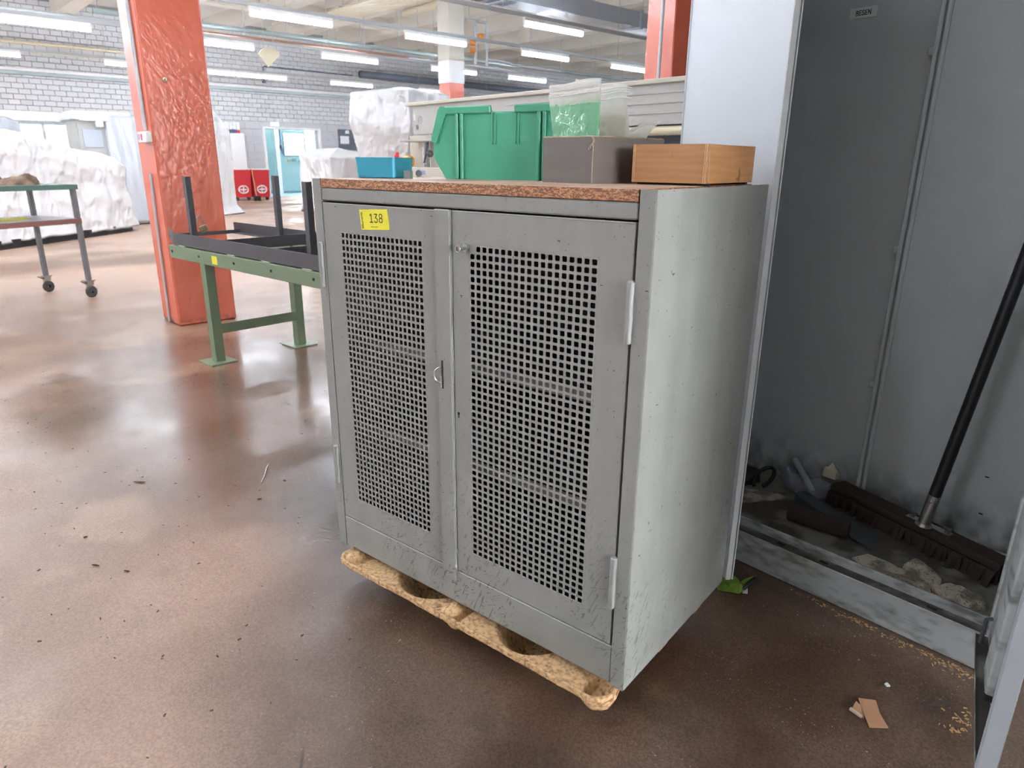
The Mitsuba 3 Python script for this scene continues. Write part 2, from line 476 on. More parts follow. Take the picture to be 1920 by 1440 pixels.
tb = np.array(bx(-BW / 2 + J / 2, BW / 2 - J / 2, 0, .04, -BH / 2 + J / 2, BH / 2 - J / 2).vertices)
tf = np.array(bx(0, 1, 0, 1, 0, 1).faces)
rest = [c for c in cells if c not in nearset and c[0] < HX1 - .3]
vv = np.vstack([tb + [x, WY, z] for x, z in rest])
ff = np.vstack([tf + 8 * i for i in range(len(rest))])
part('wall_back', 'farther_brickwork', trimesh.Trimesh(vv, ff, process=False), 'mat_brick', kind='stuff', label='rest of the white brickwork, too many bricks to count')
# painted lower courses, larger blocks with fine joints
blocks = []
for r in range(10):
    z0, z1 = r * .248, min((r + 1) * .248 - .006, PAINT)
    c = HX0 - .25 * (r % 2)
    while c < HX1:
        a, b = c + .003, c + .497
        for lo, hi in ((HX0, VX0 - .03), (VX1 + .03, DX0 - .09), (DX1 + .09, HX1)):
            p, q = max(a, lo), min(b, hi)
            if q - p > .03:
                blocks.append(bx(p, q, WY - .012, WY + .03, z0, z1))
        if b > VX0 - .03 and a < VX1 + .03 and (z1 < VZ0 - .05 or z0 > VZ1 + .05):
            p, q = max(a, VX0 - .03), min(b, VX1 + .03)
            if q - p > .03: blocks.append(bx(p, q, WY - .012, WY + .03, z0, z1))
        c += .5
part('wall_back', 'painted_block_course', join(blocks), 'mat_white_wall', kind='stuff', label='white painted block courses along the lower wall')
part('wall_back', 'lintel', bx(VX0 - .03, VX1 + .03, WY - .03, WY + .04, VZ1 + .03, PAINT), 'mat_white')
part('wall_back', 'door_lintel', bx(DX0 - .09, DX1 + .09, WY - .012, WY + .03, DZ + .07, PAINT), 'mat_white_wall')
struct('wall_left', bx(HX0 - .3, HX0, HY0, HY1 + .3, 0, CEIL), 'mat_white_wall')
struct('wall_right', bx(HX1, HX1 + .3, HY0, HY1 + .3, 0, CEIL), 'mat_white_wall')
NW = (-2.6, 3.4, .95, 2.75)                # unseen window band, added behind the viewer to light the foreground
fwp = sbox(HX0 - .3, 0, HX1 + .3, CEIL).difference(sbox(NW[0], NW[2], NW[1], NW[3]))
struct('wall_front', prism(fwp, HY0 - .3, HY0, 'y'), 'mat_white_wall')
struct('window_4', None, None)
for i in range(5):
    x = NW[0] + (NW[1] - NW[0]) * i / 4
    part('window_4', 'mullion', bx(x - .03, x + .03, HY0 - .2, HY0 - .12, NW[2], NW[3]), 'mat_grey_pipe')
for i in range(4):
    x0, x1 = NW[0] + (NW[1] - NW[0]) * i / 4 + .03, NW[0] + (NW[1] - NW[0]) * (i + 1) / 4 - .03
    part('window_4', 'pane', trimesh.Trimesh([[x0, HY0 - .16, NW[2]], [x1, HY0 - .16, NW[2]], [x1, HY0 - .16, NW[3]], [x0, HY0 - .16, NW[3]]], [[0, 1, 2], [0, 2, 3]], process=False), 'mat_pane')
struct('ceiling', bx(HX0 - .3, HX1 + .3, HY0 - .3, HY1 + .3, CEIL, CEIL + .2), 'mat_ceiling')
for i in range(20):
    x = -6.6 + 2.05 * i
    if HX0 < x < HX1 - .3:
        part('ceiling', 'beam', bx(x, x + .42, HY0, HY1, CEIL - .42, CEIL), 'mat_beam')
for y in (6.2, 13.0, 19.4):
    part('ceiling', 'cross_girder', bx(HX0, HX1, y, y + .35, CEIL - .30, CEIL), 'mat_beam')
# window in the back wall
struct('window_1', None, None)
for x0, x1 in ((VX0, VX0 + .05), (2.93, 3.01), (VX1 - .05, VX1)):
    part('window_1', 'mullion', bx(x0, x1, WY + .05, WY + .12, VZ0, VZ1), 'mat_teal_pipe' if False else 'mat_grey_pipe')
part('window_1', 'head_rail', bx(VX0, VX1, WY + .02, WY + .12, VZ1 - .06, VZ1 + .03), 'mat_teal_pipe')
part('window_1', 'sill', bx(VX0, VX1, WY - .04, WY + .12, VZ0 - .03, VZ0 + .04), 'mat_grey_pipe')
for x0, x1 in ((VX0 + .05, 2.93), (3.01, VX1 - .05)):
    part('window_1', 'pane', trimesh.Trimesh([[x0, WY + .09, VZ0 + .04], [x1, WY + .09, VZ0 + .04], [x1, WY + .09, VZ1 - .06], [x0, WY + .09, VZ1 - .06]], [[0, 1, 2], [0, 2, 3]], process=False), 'mat_pane')
# doorway frame and the room beyond
struct('trim_1', None, None, label='white steel frame around the open doorway in the brick wall')
part('trim_1', 'jamb', bx(DX0 - .09, DX0, WY - .05, WY + .3, 0, DZ + .07, .008), 'mat_white')
part('trim_1', 'jamb', bx(DX1, DX1 + .09, WY - .05, WY + .3, 0, DZ + .07, .008), 'mat_white')
part('trim_1', 'head', bx(DX0, DX1, WY - .05, WY + .3, DZ, DZ + .07, .008), 'mat_white')
CY0, CY1, CX0, CX1, CZ = WY + .3, 26.0, 9.0, 14.2, 2.9
struct('floor_corridor', bx(CX0 - .2, CX1 + .2, WY, CY1 + .2, -.3, .004), 'mat_blue_floor')
struct('wall_corridor_left', bx(CX0 - .2, CX0, CY0, CY1 + .2, 0, CZ), 'mat_teal')
struct('wall_corridor_right', bx(CX1, CX1 + .2, CY0, CY1 + .2, 0, CZ), 'mat_teal')
struct('ceiling_corridor', bx(CX0 - .2, CX1 + .2, CY0, CY1 + .2, 2.71, CZ), 'mat_white')
W1, W2 = (11.17, 11.98, 1.42, 2.22), (12.04, 12.50, 1.36, 2.42)
cb = sbox(CX0, 0, CX1, CZ).difference(sbox(W1[0], W1[2], W1[1], W1[3])).difference(sbox(W2[0], W2[2], W2[1], W2[3]))
struct('wall_corridor_back', prism(cb, CY1, CY1 + .1, 'y'), 'mat_teal')
for i, w in enumerate((W1, W2)):
    k = struct(f'window_{i + 2}', None, None)
    for a in ((w[0] - .04, w[0], w[2] - .04, w[3] + .04), (w[1], w[1] + .04, w[2] - .04, w[3] + .04), (w[0], w[1], w[3], w[3] + .07), (w[0], w[1], w[2] - .04, w[2])):
        part(k, 'frame', bx(a[0], a[1], CY1 - .03, CY1, a[2], a[3]), 'mat_teal_dark' if i == 0 else 'mat_teal')
    part(k, 'pane', trimesh.Trimesh([[w[0], CY1 + .05, w[2]], [w[1], CY1 + .05, w[2]], [w[1], CY1 + .05, w[3]], [w[0], CY1 + .05, w[3]]], [[0, 1, 2], [0, 2, 3]], process=False), 'mat_pane')
struct('trim_2', bx(10.62, 10.78, CY1 - .45, CY1 - .30, 0, CZ, .01), 'mat_white', label='pale upright post inside the teal corridor')
struct('baseboard_corridor', bx(CX0, CX1, CY1 - .02, CY1, .005, .09), 'mat_teal_dark')
for i, (x, w, h, m) in enumerate(((11.25, .09, .10, 'mat_brass'), (11.46, .12, .12, 'mat_teal_dark'), (11.72, .18, .07, 'mat_teal_dark'), (11.99, .09, .11, 'mat_brass'))):
    solo('wall_bracket', bx(x, x + w, CY1 - .06, CY1, 1.18 + (i % 2) * .02, 1.18 + h, .006), m,
         ['brownish fitting, leftmost of the row under the corridor window', 'small grey teal fitting, second from left under the corridor window', 'flat dark fitting, third from left under the corridor window', 'brownish fitting, rightmost of the row under the corridor window'][i], 'wall fitting')
cab = thing('blue_cable', 'blue cable hanging in loops left of the corridor window', 'cable')
pts = [(11.02, CY1 - .04, 2.5), (11.03, CY1 - .04, 2.0), (10.99, CY1 - .05, 1.75), (11.05, CY1 - .05, 1.5), (11.12, CY1 - .05, 1.42), (11.10, CY1 - .05, 1.6), (11.02, CY1 - .05, 1.68)]
part(cab, 'cord', tube(pts, .016, 8), 'mat_blue_tube', True)
part(cab, 'plug', bx(10.95, 11.02, CY1 - .09, CY1 - .02, 1.66, 1.78, .01), 'mat_dark')

# the ledge (cable trunk) along the back wall
k = thing('cable_trunk', 'long white cable trunk with dark underside along the brick wall', 'cable trunk')
part(k, 'cover', bx(HX0, 12.9, WY - .16, WY - .001, 3.49, 3.57, .006), 'mat_white')
part(k, 'tray', bx(HX0, 12.9, WY - .13, WY - .001, 3.40, 3.488), 'mat_teal_pipe')

# ---------------------------------------------------------------- ceiling services
def pipe(name, label, pts, r, mat, cat='pipe', hang=True, every=3.1):
    k = thing(name, label, cat)
    part(k, 'run', tube(pts, r, 12), mat, True)
    if hang:
        x = min(pts[0][0], pts[-1][0]) + 1.0
        while x < max(pts[0][0], pts[-1][0]):
            part(k, 'hanger', cyl((x, pts[0][1], pts[0][2]), (x, pts[0][1], CEIL - .01), .008, 6), 'mat_grey_pipe')
            x += every
    return k
pipe('service_pipe', 'teal pipe under the ceiling, upper one above the middle lamp row', [(3.0, 16.35, 4.05), (24.0, 16.35, 4.05)], .055, 'mat_teal_pipe')
pipe('service_pipe', 'copper coloured pipe just below the teal ceiling pipe', [(5.0, 16.2, 3.87), (10.4, 16.2, 3.87)], .04, 'mat_copper_pipe')
pipe('service_pipe', 'pale grey pipe running level with the teal ceiling pipe, farther back', [(-4.0, 16.9, 3.98), (24.0, 16.9, 3.98)], .045, 'mat_grey_pipe')
pipe('ventilation_pipe', 'thick dark pipe high on the brick wall above the wrapped machine', [(12.9, 23.0, 4.2), (22.0, 23.0, 4.2)], .125, 'mat_dark_pipe')
pipe('service_pipe', 'upper cream pipe in front of the brick wall, left of the column', [(-6.0, 23.0, 4.15), (5.4, 23.0, 4.15)], .04, 'mat_cream_pipe')
pipe('service_pipe', 'lower cream pipe in front of the brick wall, left of the column', [(2.9, 22.85, 3.94), (4.75, 22.85, 3.94)], .04, 'mat_cream_pipe', hang=True, every=.8)
pipe('ventilation_pipe', 'fat cream insulated pipe under the ceiling beams, upper right', [(10.2, 10.6, 4.885), (10.2, 16.0, 4.885)], .09, 'mat_cream_pipe', hang=False)
k = thing('air_duct', 'grey galvanised rectangular air duct hanging under the ceiling', 'duct')
for a, b in ((4.0, 8.2), (8.22, 12.1), (12.12, 16.0), (16.02, 19.9), (19.92, 24.0)):
    part(k, 'section', bx(a, b, 9.75, 10.3, 4.04, 4.34, .006), 'mat_galv')
for x in (8.21, 12.11, 16.01, 19.91):
    part(k, 'flange', bx(x - .04, x + .04, 9.71, 10.34, 4.0, 4.38), 'mat_galv')
part(k, 'outlet_box', bx(9.45, 11.6, 9.8, 10.25, 3.94, 4.042, .004), 'mat_white')
for x in (7.75, 8.35):
    part(k, 'vent_grille', bx(x - .25, x + .2, 9.85, 10.2, 4.026, 4.042), 'mat_dark_pipe')
for x in (6.0, 12.5, 16.6, 20.2):
    part(k, 'hanger', cyl((x, 10.02, 4.33), (x, 10.02, CEIL), .01, 6), 'mat_grey_pipe')
k = thing('slatted_panel', 'pale ribbed panel of long slats hanging under the ceiling beams', 'panel')
for i in range(8):
    part(k, 'slat', bx(8.0 + .113 * i, 8.095 + .113 * i, 10.9, 16.05, 4.60, 4.64, .006), 'mat_cream_pipe')
part(k, 'carrier', bx(8.0, 8.89, 13.4, 13.46, 4.641, 4.69), 'mat_grey_pipe')
part(k, 'carrier', bx(8.0, 8.89, 11.4, 11.46, 4.641, 4.69), 'mat_grey_pipe')
part(k, 'carrier', bx(8.0, 8.89, 15.4, 15.46, 4.641, 4.69), 'mat_grey_pipe')
for y in (11.43, 15.43):
    for x in (8.1, 8.8):
        part(k, 'hanger', cyl((x, y, 4.68), (x, y, CEIL - .01), .006, 5), 'mat_grey_pipe')
k = thing('pipe_riser', 'two upright grey pipes with orange valves between the ceiling lamps', 'pipes')
for x in (10.95, 11.32):
    part(k, 'riser', tube([(x - .3, 14.0, 4.55), (x - .05, 14.0, 4.55), (x, 14.0, 4.5), (x, 14.0, 3.55)], .04, 10), 'mat_grey_pipe', True)
for x, z in ((10.86, 4.05), (11.12, 4.22), (10.86, 3.88)):
    part(k, 'valve', mv(lathe([(0, -.07), (.07, -.06), (.085, 0), (.07, .06), (0, .07)], 12), (x, 14.0, z)), 'mat_valve', True)
part(k, 'elbow', tube([(11.32, 14.0, 3.7), (11.6, 14.0, 3.72), (12.6, 14.0, 3.66), (14.0, 14.0, 3.66)], .035, 10), 'mat_grey_pipe', True)
part(k, 'hanger', cyl((10.75, 14.0, 4.55), (10.75, 14.0, CEIL), .01, 6), 'mat_grey_pipe')
k = thing('hanging_sign', 'cream diamond shaped panel hanging in front of the brick wall', 'sign')
dm = Polygon([(5.95, 3.46), (6.08, 3.60), (6.34, 3.61), (6.44, 3.47), (6.16, 3.21)])
part(k, 'panel', prism(dm, 15.45, 15.49, 'y'), 'mat_cream_pipe')
for x in (6.1, 6.32):
    part(k, 'chain', cyl((x, 15.47, 3.59), (x, 15.47, CEIL - .01), .006, 6), 'mat_grey_pipe')
k = thing('conduit_loop', 'thin blue grey conduit bent down over the brick wall', 'conduit')
part(k, 'run', tube([(9.55, 23.56, 3.72), (9.55, 23.56, 4.18), (9.6, 23.56, 4.22), (12.9, 23.56, 4.20)], .022, 8), 'mat_dark_pipe', True)
part(k, 'bracket', bx(9.5, 9.6, 23.53, WY - .001, 3.7, 3.76), 'mat_dark_pipe')

# lamps
def lamp(x0, y, z, label, group=None, L=1.55):
    k = thing('tube_lamp', label, 'ceiling lamp', group)
    part(k, 'tube', cyl((x0 + .02, y, z), (x0 + L - .02, y, z), .046, 12), 'mat_tube_off', True, emitter={'type': 'area', 'radiance': {'type': 'rgb', 'value': LAMP}})
    part(k, 'batten', bx(x0, x0 + L, y - .03, y + .03, z + .05, z + .11), 'mat_white')
    for x in (x0, x0 + L - .02):
        part(k, 'end_cap', bx(x, x + .02, y - .022, y + .022, z - .03, z + .05), 'mat_white')
def rail(y, z, x0, x1, label):
    k = thing('lamp_rail', label, 'rail')
    part(k, 'profile', bx(x0, x1, y - .028, y + .028, z + .11, z + .17), 'mat_grey_pipe')
    x = x0 + .8
    while x < x1:
        part(k, 'suspension_rod', cyl((x, y, z + .17), (x, y, CEIL), .006, 5), 'mat_grey_pipe')
        x += 3.1
    return k
ORD = ['leftmost', 'second from left', 'third from left', 'fourth from left', 'fifth from left']
ROWS = [(20.95, [2.34 - 1.55, 4.15, 6.0, 7.58, 10.6], 'in the lamp row nearest the brick wall'),
        (15.7, [1.22, 4.42, 7.6, 10.8, 13.55], 'in the second lamp row from the brick wall'),
        (11.95, [4.35, 7.48, 10.63, 13.75, 15.9], 'in the third lamp row from the brick wall'),
        (9.35, [8.3], 'in the lamp row nearest the viewer, upper right')]
for y, xs, txt in ROWS:
    for i, x in enumerate(xs):
        lamp(x, y, 3.6, f'lit white tube lamp, {ORD[i]} {txt}' if len(xs) > 1 else f'lit white tube lamp {txt}', 'lit tube lamps under the hall ceiling')
for y, t in ((20.95, 'nearest the brick wall'), (15.7, 'second from the brick wall'), (11.95, 'third from the brick wall'), (9.35, 'nearest the viewer')):
    rail(y, 3.6, -8.5, 32.0, f'thin pale lamp rail on rods, {t}')
OUT = 'unseen tube lamp added outside the picture to light the foreground'  # lamps added out of view, only to light the foreground
for y, xs in ((20.95, [-6.5, -3.0, 14.0, 20.4, 24, 28]), (15.7, [-7.0, -4.2, -1.6, 20.2, 24, 28]), (11.95, [-7.0, -4.2, -1.4, 1.3, 19.0, 22.1, 26]), (9.35, [-7.2, -4.4, -1.4, 1.6, 3.55, 13.2, 16, 19, 23]),
              (6.75, [-7.5, -4.6, -1.6, 1.4, 3.4, 5.4]), (4.6, [-8.0, -5.9, -3.8, -1.7, 1.2, 3.4]), (2.4, [-8.0, -6.3, -4.6, -2.9, -1.3]), (.4, [-8.0, -6.0, -4.2])):
    for x in xs:
        lamp(x, y, 3.6, OUT, 'added lamps outside the view')

lamp(9.8, 24.9, 2.6, 'unseen tube lamp added to brighten the left end of the teal corridor', 'added lamps outside the view')  # corridor lamps are out of sight, added to brighten the room beyond
lamp(12.0, 24.9, 2.6, 'unseen tube lamp added to brighten the teal corridor', 'added lamps outside the view')

# ---------------------------------------------------------------- columns
def column(x0, y0, w, d, label, extras=None):
    k = thing('column', label, 'column')
    part(k, 'shaft', bx(x0, x0 + w, y0, y0 + d, 0, CEIL - .001, .012), 'mat_orange', 25)
    return k
col1 = column(.535, 4.79, .44, .395, 'orange painted square column behind the green bench, with conduit and socket')
part(col1, 'conduit', tube([(.522, 4.89, CEIL - .01), (.522, 4.885, 1.42)], .014, 10), 'mat_grey_pipe', True)
part(col1, 'conduit', tube([(.523, 4.93, 1.12), (.523, 4.965, .6), (.523, 4.985, .01)], .010, 8), 'mat_grey_pipe', True)
part(col1, 'socket_box', bx(.492, .535, 4.715 + .08, 4.995, 1.335, 1.41, .006), 'mat_white')
part(col1, 'socket_mark', join(bx(.4905, .4925, 4.945, 4.978, 1.352, 1.394)), 'mat_blue_ink')
part(col1, 'socket_insert', bx(.4905, .4925, 4.88, 4.922, 1.352, 1.394), 'mat_red')
part(col1, 'wall_plug', join(mv(lathe([(.006, 0), (.014, 0), (.016, .008), (.006, .010)], 12), (.664, 4.782, 1.755), rx=math.pi / 2)), 'mat_cream_pipe', True)
col2 = column(9.9, 13.7, .44, .44, 'far orange column with a white upper part beyond the wrapped machine')
part(col2, 'white_band', bx(9.893, 10.347, 13.693, 14.147, 3.05, 3.55), 'mat_white')
part(col2, 'upper_shaft', bx(9.893, 10.347, 13.693, 14.147, 3.552, CEIL - .05), 'mat_beam')
col3 = column(6.56, 4.79, .44, .42, 'orange column beside the white locker door with an upright pipe')
part(col3, 'conduit', tube([(6.40, 4.86, CEIL - .01), (6.40, 4.86, .01)], .02, 8), 'mat_grey_pipe', True)

# ---------------------------------------------------------------- the steel cabinet
CA = 0.1609
def cab_T(m):
    m = m.copy()
    m.apply_transform(trimesh.transformations.rotation_matrix(CA, [0, 0, 1]))
    m.apply_translation([0, 0, .105])
    return m
def cm(m, off=(0, 0, 0)):
    """cabinet local (depth, a from the left edge, z above its foot) -> world"""
    v = m.vertices.copy()
    m = m.copy()
    m.vertices = np.stack([v[:, 0], 1 - v[:, 1], v[:, 2]], 1)
    m.invert()
    return cab_T(m)
def cp(d, a, z):
    return np.array([d * math.cos(CA) - (1 - a) * math.sin(CA), d * math.sin(CA) + (1 - a) * math.cos(CA), z + .105])
D, H = .551, 1.0744
cab = thing('cabinet', 'grey steel double door cabinet with perforated doors standing on a pressed wood pallet', 'cabinet')
for s in (0, 1):     # side sheet bent round to the front post; rounded bend
    prof = Polygon([(.001, 0), (D, 0), (D, .003), (.006, .003), (.006, .031), (.020, .031), (.020, .034), (.001, .034)]).buffer(-.0005).buffer(.0005)
    bend = Point(.004, .004).buffer(.004, 8).union(sbox(0, .004, .006, .034)).union(sbox(.004, 0, D, .0035))
    prof = unary_union([prof, bend])
    if s:
        from shapely import affinity
        prof = affinity.scale(prof, 1, -1, origin=(0, .5))
    m = prism(prof, 0.0, H)
    part(cab, 'side_panel', cm(m), 'mat_steel', 35)
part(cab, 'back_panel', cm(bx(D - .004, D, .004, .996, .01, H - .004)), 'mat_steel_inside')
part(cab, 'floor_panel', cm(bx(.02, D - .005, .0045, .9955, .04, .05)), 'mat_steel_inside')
part(cab, 'top_rail', cm(bx(.0015, .03, .0345, .9615, 1.0205, 1.0515, .003)), 'mat_steel', 30)
part(cab, 'worktop', cm(bx(.001, D - .005, .0345, .9615, 1.0525, H + .0006, .001)), 'mat_chipboard')
part(cab, 'kick_plate', cm(bx(.0015, .02, .0345, .9655, .003, .1005, .002)), 'mat_steel', 30)
for z in (.62, .36):
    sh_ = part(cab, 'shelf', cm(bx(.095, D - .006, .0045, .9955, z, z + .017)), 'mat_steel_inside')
    part(sh_, 'front_edge', cm(bx(.090, .0945, .0045, .9955, z - .004, z + .018)), 'mat_steel_light')
part(cab, 'astragal', cm(bx(-.0065, .004, .4519, .4990, .070, 1.018, .002)), 'mat_steel', 30)

def perf(a0, a1, z0, z1, nc, nr, d0, d1, keep):
    """rows and columns of rounded square holes, z from top to bottom; front, back and hole sides"""
    pa, pz = (a1 - a0) / nc, (z1 - z0) / nr
    V, Fc = [], []
    hs = .5 * .665
    ring = []
    for sx, sy in ((1, 1), (-1, 1), (-1, -1), (1, -1)):
        for t in (0, 45, 90):
            pass
    c, r = hs, hs * .28
    for q, (sx, sy) in enumerate(((1, 1), (-1, 1), (-1, -1), (1, -1))):
        for t in (0.0, 90.0):
            th = math.radians(q * 90 + t)
            ring.append((sx * (c - r) + r * math.cos(th), sy * (c - r) + r * math.sin(th)))
    ring = np.array(ring)                       # 8 points counter-clockwise
    sq = np.array([(.5, .0), (.5, .5), (0, .5), (-.5, .5), (-.5, 0), (-.5, -.5), (0, -.5), (.5, -.5)])
    # outer points matched to the ring: right-low.. start (hs, c-r) ...
    sq = np.array([(.5, .5), (.5, .5), (-.5, .5), (-.5, .5), (-.5, -.5), (-.5, -.5), (.5, -.5), (.5, -.5)])
    for i in range(nr):
        for j in range(nc):
            ca, cz = a0 + (j + .5) * pa, z1 - (i + .5) * pz
            b = len(V)
            if (i, j) in keep:
                for x, y in ((.5, .5), (-.5, .5), (-.5, -.5), (.5, -.5)):
                    V.append((d0, ca + x * pa, cz + y * pz))
                Fc += [[b, b + 1, b + 2], [b, b + 2, b + 3]]
                continue
            for d in (d0, d1):
                for x, y in ring: V.append((d, ca + x * pa, cz + y * pz))
                for x, y in ((.5, .5), (-.5, .5), (-.5, -.5), (.5, -.5)): V.append((d, ca + x * pa, cz + y * pz))
            for k in range(8):
                n = (k + 1) % 8
                Fc += [[b + k, b + n, b + 12 + n], [b + k, b + 12 + n, b + 12 + k]]
                o = 8 + [0, 0, 1, 1, 2, 2, 3, 3][k]
                o2 = 8 + [0, 0, 1, 1, 2, 2, 3, 3][n]
                for base, flip in ((b, 0), (b + 12, 1)):
                    f1 = [base + o, base + n, base + k]
                    Fc.append(f1[::-1] if flip else f1)
                    if o != o2:
                        f2 = [base + o, base + o2, base + n]
                        Fc.append(f2[::-1] if flip else f2)
    return trimesh.Trimesh(np.array(V), np.array(Fc), process=False)

def door(a0, a1, z0, z1, pa0, pa1, pz0, pz1, keep, key_at=None):
    d0, d1 = .002, .0035
    parts = [perf(pa0, pa1, pz0, pz1, 19, 46, d0, d1, keep)]
    blank = sbox(a0, z0, a1, z1).difference(sbox(pa0, pz0, pa1, pz1))
    if key_at:
        ka, kz = key_at
        hole = Point(ka, kz).buffer(.0042, 6).union(Polygon([(ka - .0016, kz), (ka + .0016, kz), (ka + .0024, kz - .0115), (ka - .0024, kz - .0115)]))
        blank = blank.difference(hole)
    m = trimesh.creation.extrude_polygon(blank, d1 - d0, engine='earcut')
    v = m.vertices
    m.vertices = np.stack([v[:, 2] + d0, v[:, 0], v[:, 1]], 1)
    parts.append(m)
    # folded edges
    for p, q, r, s in ((a0, a0 + .002, z0, z1), (a1 - .002, a1, z0, z1), (a0, a1, z0, z0 + .002), (a0, a1, z1 - .002, z1)):
        parts.append(bx(d0, .022, p, q, r, s))
    # rolled bright edge
    for p0, p1 in (((d0 + .0015, a0 + .0012, z0), (d0 + .0015, a0 + .0012, z1)), ((d0 + .0015, a1 - .0012, z0), (d0 + .0015, a1 - .0012, z1)), ((d0 + .0015, a0, z1 - .0012), (d0 + .0015, a1, z1 - .0012))):
        parts.append(cyl(p0, p1, .0021, 8))
    return join(parts)
dl = part(cab, 'door', cm(door(.0365, .4505, .104, 1.0145, .1035, .4035, .176, .944, set())), 'mat_steel', label='left door with a yellow numbered sticker')
dr_ = part(cab, 'door', cm(door(.5005, .9590, .104, 1.0160, .5515, .8845, .172, .9455, {(0, 0)}, (.5115, .5415))), 'mat_steel', label='right door with a bolt knob and keyhole')
part(dr_, 'keyhole_lining', cm(bx(.0040, .006, .500 + .0045, .519, .522, .552)), 'mat_dark')
def hinge(parent, a, z0, z1):
    zm = (z0 + z1) / 2
    m = join(lathe([(0, z0), (.0075, z0 + .002), (.0075, zm - .0006), (.0065, zm - .0006), (.0065, zm + .0006), (.0075, zm + .0006), (.0075, z1 - .003), (.005, z1), (0, z1)], 14))
    m.apply_translation([-.003, a, 0])
    part(parent, 'hinge', cm(m), 'mat_steel_light', 30)
for z0, z1 in ((.791, .913), (.207, .330)): hinge(dl, .0225, z0, z1)
for z0, z1 in ((.790, .912), (.202, .327)): hinge(dr_, .9600, z0, z1)
# bolt knob: socket screw with two nuts
kn = cp(0, .5445, .9385)
ax = -np.array([math.cos(CA), math.sin(CA), 0])
hexn = lambda c, r, h: mv(trimesh.creation.cylinder(r, h, sections=6), c)
def along(prof, n=16):
    m = lathe(prof, n)
    R = np.eye(4); a, b, c = frame_of(ax); R[:3, 0], R[:3, 1], R[:3, 2], R[:3, 3] = a, b, c, kn
    m.apply_transform(R)
    return m
part(dr_, 'knob', join(along([(0, 0), (.0095, 0), (.0095, .006), (0, .006)], 6), along([(0, .004), (.0045, .004), (.0045, .02), (0, .02)]), along([(0, .019), (.0078, .019), (.0082, .02), (.0082, .028), (.0076, .029), (.0046, .029), (.004, .0245), (0, .0245)], 18)), 'mat_zinc', 30, label='socket screw used as a knob')
# folding ring latch in the astragal
rc = cp(-.006, .4585, .632)
rg = [(cp(-.006 - .010 * math.sin(t), .4665 - .014 * math.sin(t), .632 + .019 * math.cos(t))) for t in np.linspace(0, math.pi, 14)]
rg = [r - .003 * np.array([math.cos(CA), math.sin(CA), 0]) for r in rg]
part(cab, 'latch_ring', tube(rg, .0021, 8), 'mat_chrome', True, label='bright half round latch ring')
part(cab, 'latch_slot', cm(bx(-.0072, -.0062, .4655, .4715, .598, .668)), 'mat_dark')
part(cab, 'latch_tongue', cm(bx(-.0088, -.005, .4600, .4668, .600, .628, .001)), 'mat_steel_light')
# sticker
st = Polygon([(.1832, 1.0035), (.2876, 1.0085), (.2936, .9605), (.1888, .9545)])
def on_front(m, d=0.0):
    """mesh in xy (a, z) extruded along z -> on the front, at depth d"""
    v = m.vertices
    m = m.copy()
    m.vertices = np.stack([d - v[:, 2], v[:, 0], v[:, 1]], 1)
    m.invert()
    return cm(m)
# the door face lies at depth .002
stk = part(cab, 'sticker', on_front(trimesh.creation.extrude_polygon(st, .0006, engine='earcut'), .0019), 'mat_yellow', label='yellow sticker printed 138')
def lett(txt, h, pos, ang, bold=False, sx=1.0):
    m = meshkit.text_mesh(txt, h, .0003, bold)
    v = m.vertices.copy(); v[:, 0] *= sx
    c, s = math.cos(ang), math.sin(ang)
    m.vertices = np.stack([pos[0] + c * v[:, 0] - s * v[:, 1], pos[1] + s * v[:, 0] + c * v[:, 1], v[:, 2]], 1)
    return m
SL = math.atan2(-.005, .105) * -1
part(stk, 'number', on_front(lett('138', .0215, (.2195, .9735), SL, False, .92), .0013), 'mat_ink', kind='stuff')
part(stk, 'lettering', on_front(lett('Maynards', .0062, (.1985, .9582), math.radians(97), True, 1.0), .0013), 'mat_ink', kind='stuff')
part(stk, 'small_print', on_front(lett('www.maynards.com', .0019, (.2255, .9632), SL), .0013), 'mat_ink', kind='stuff')

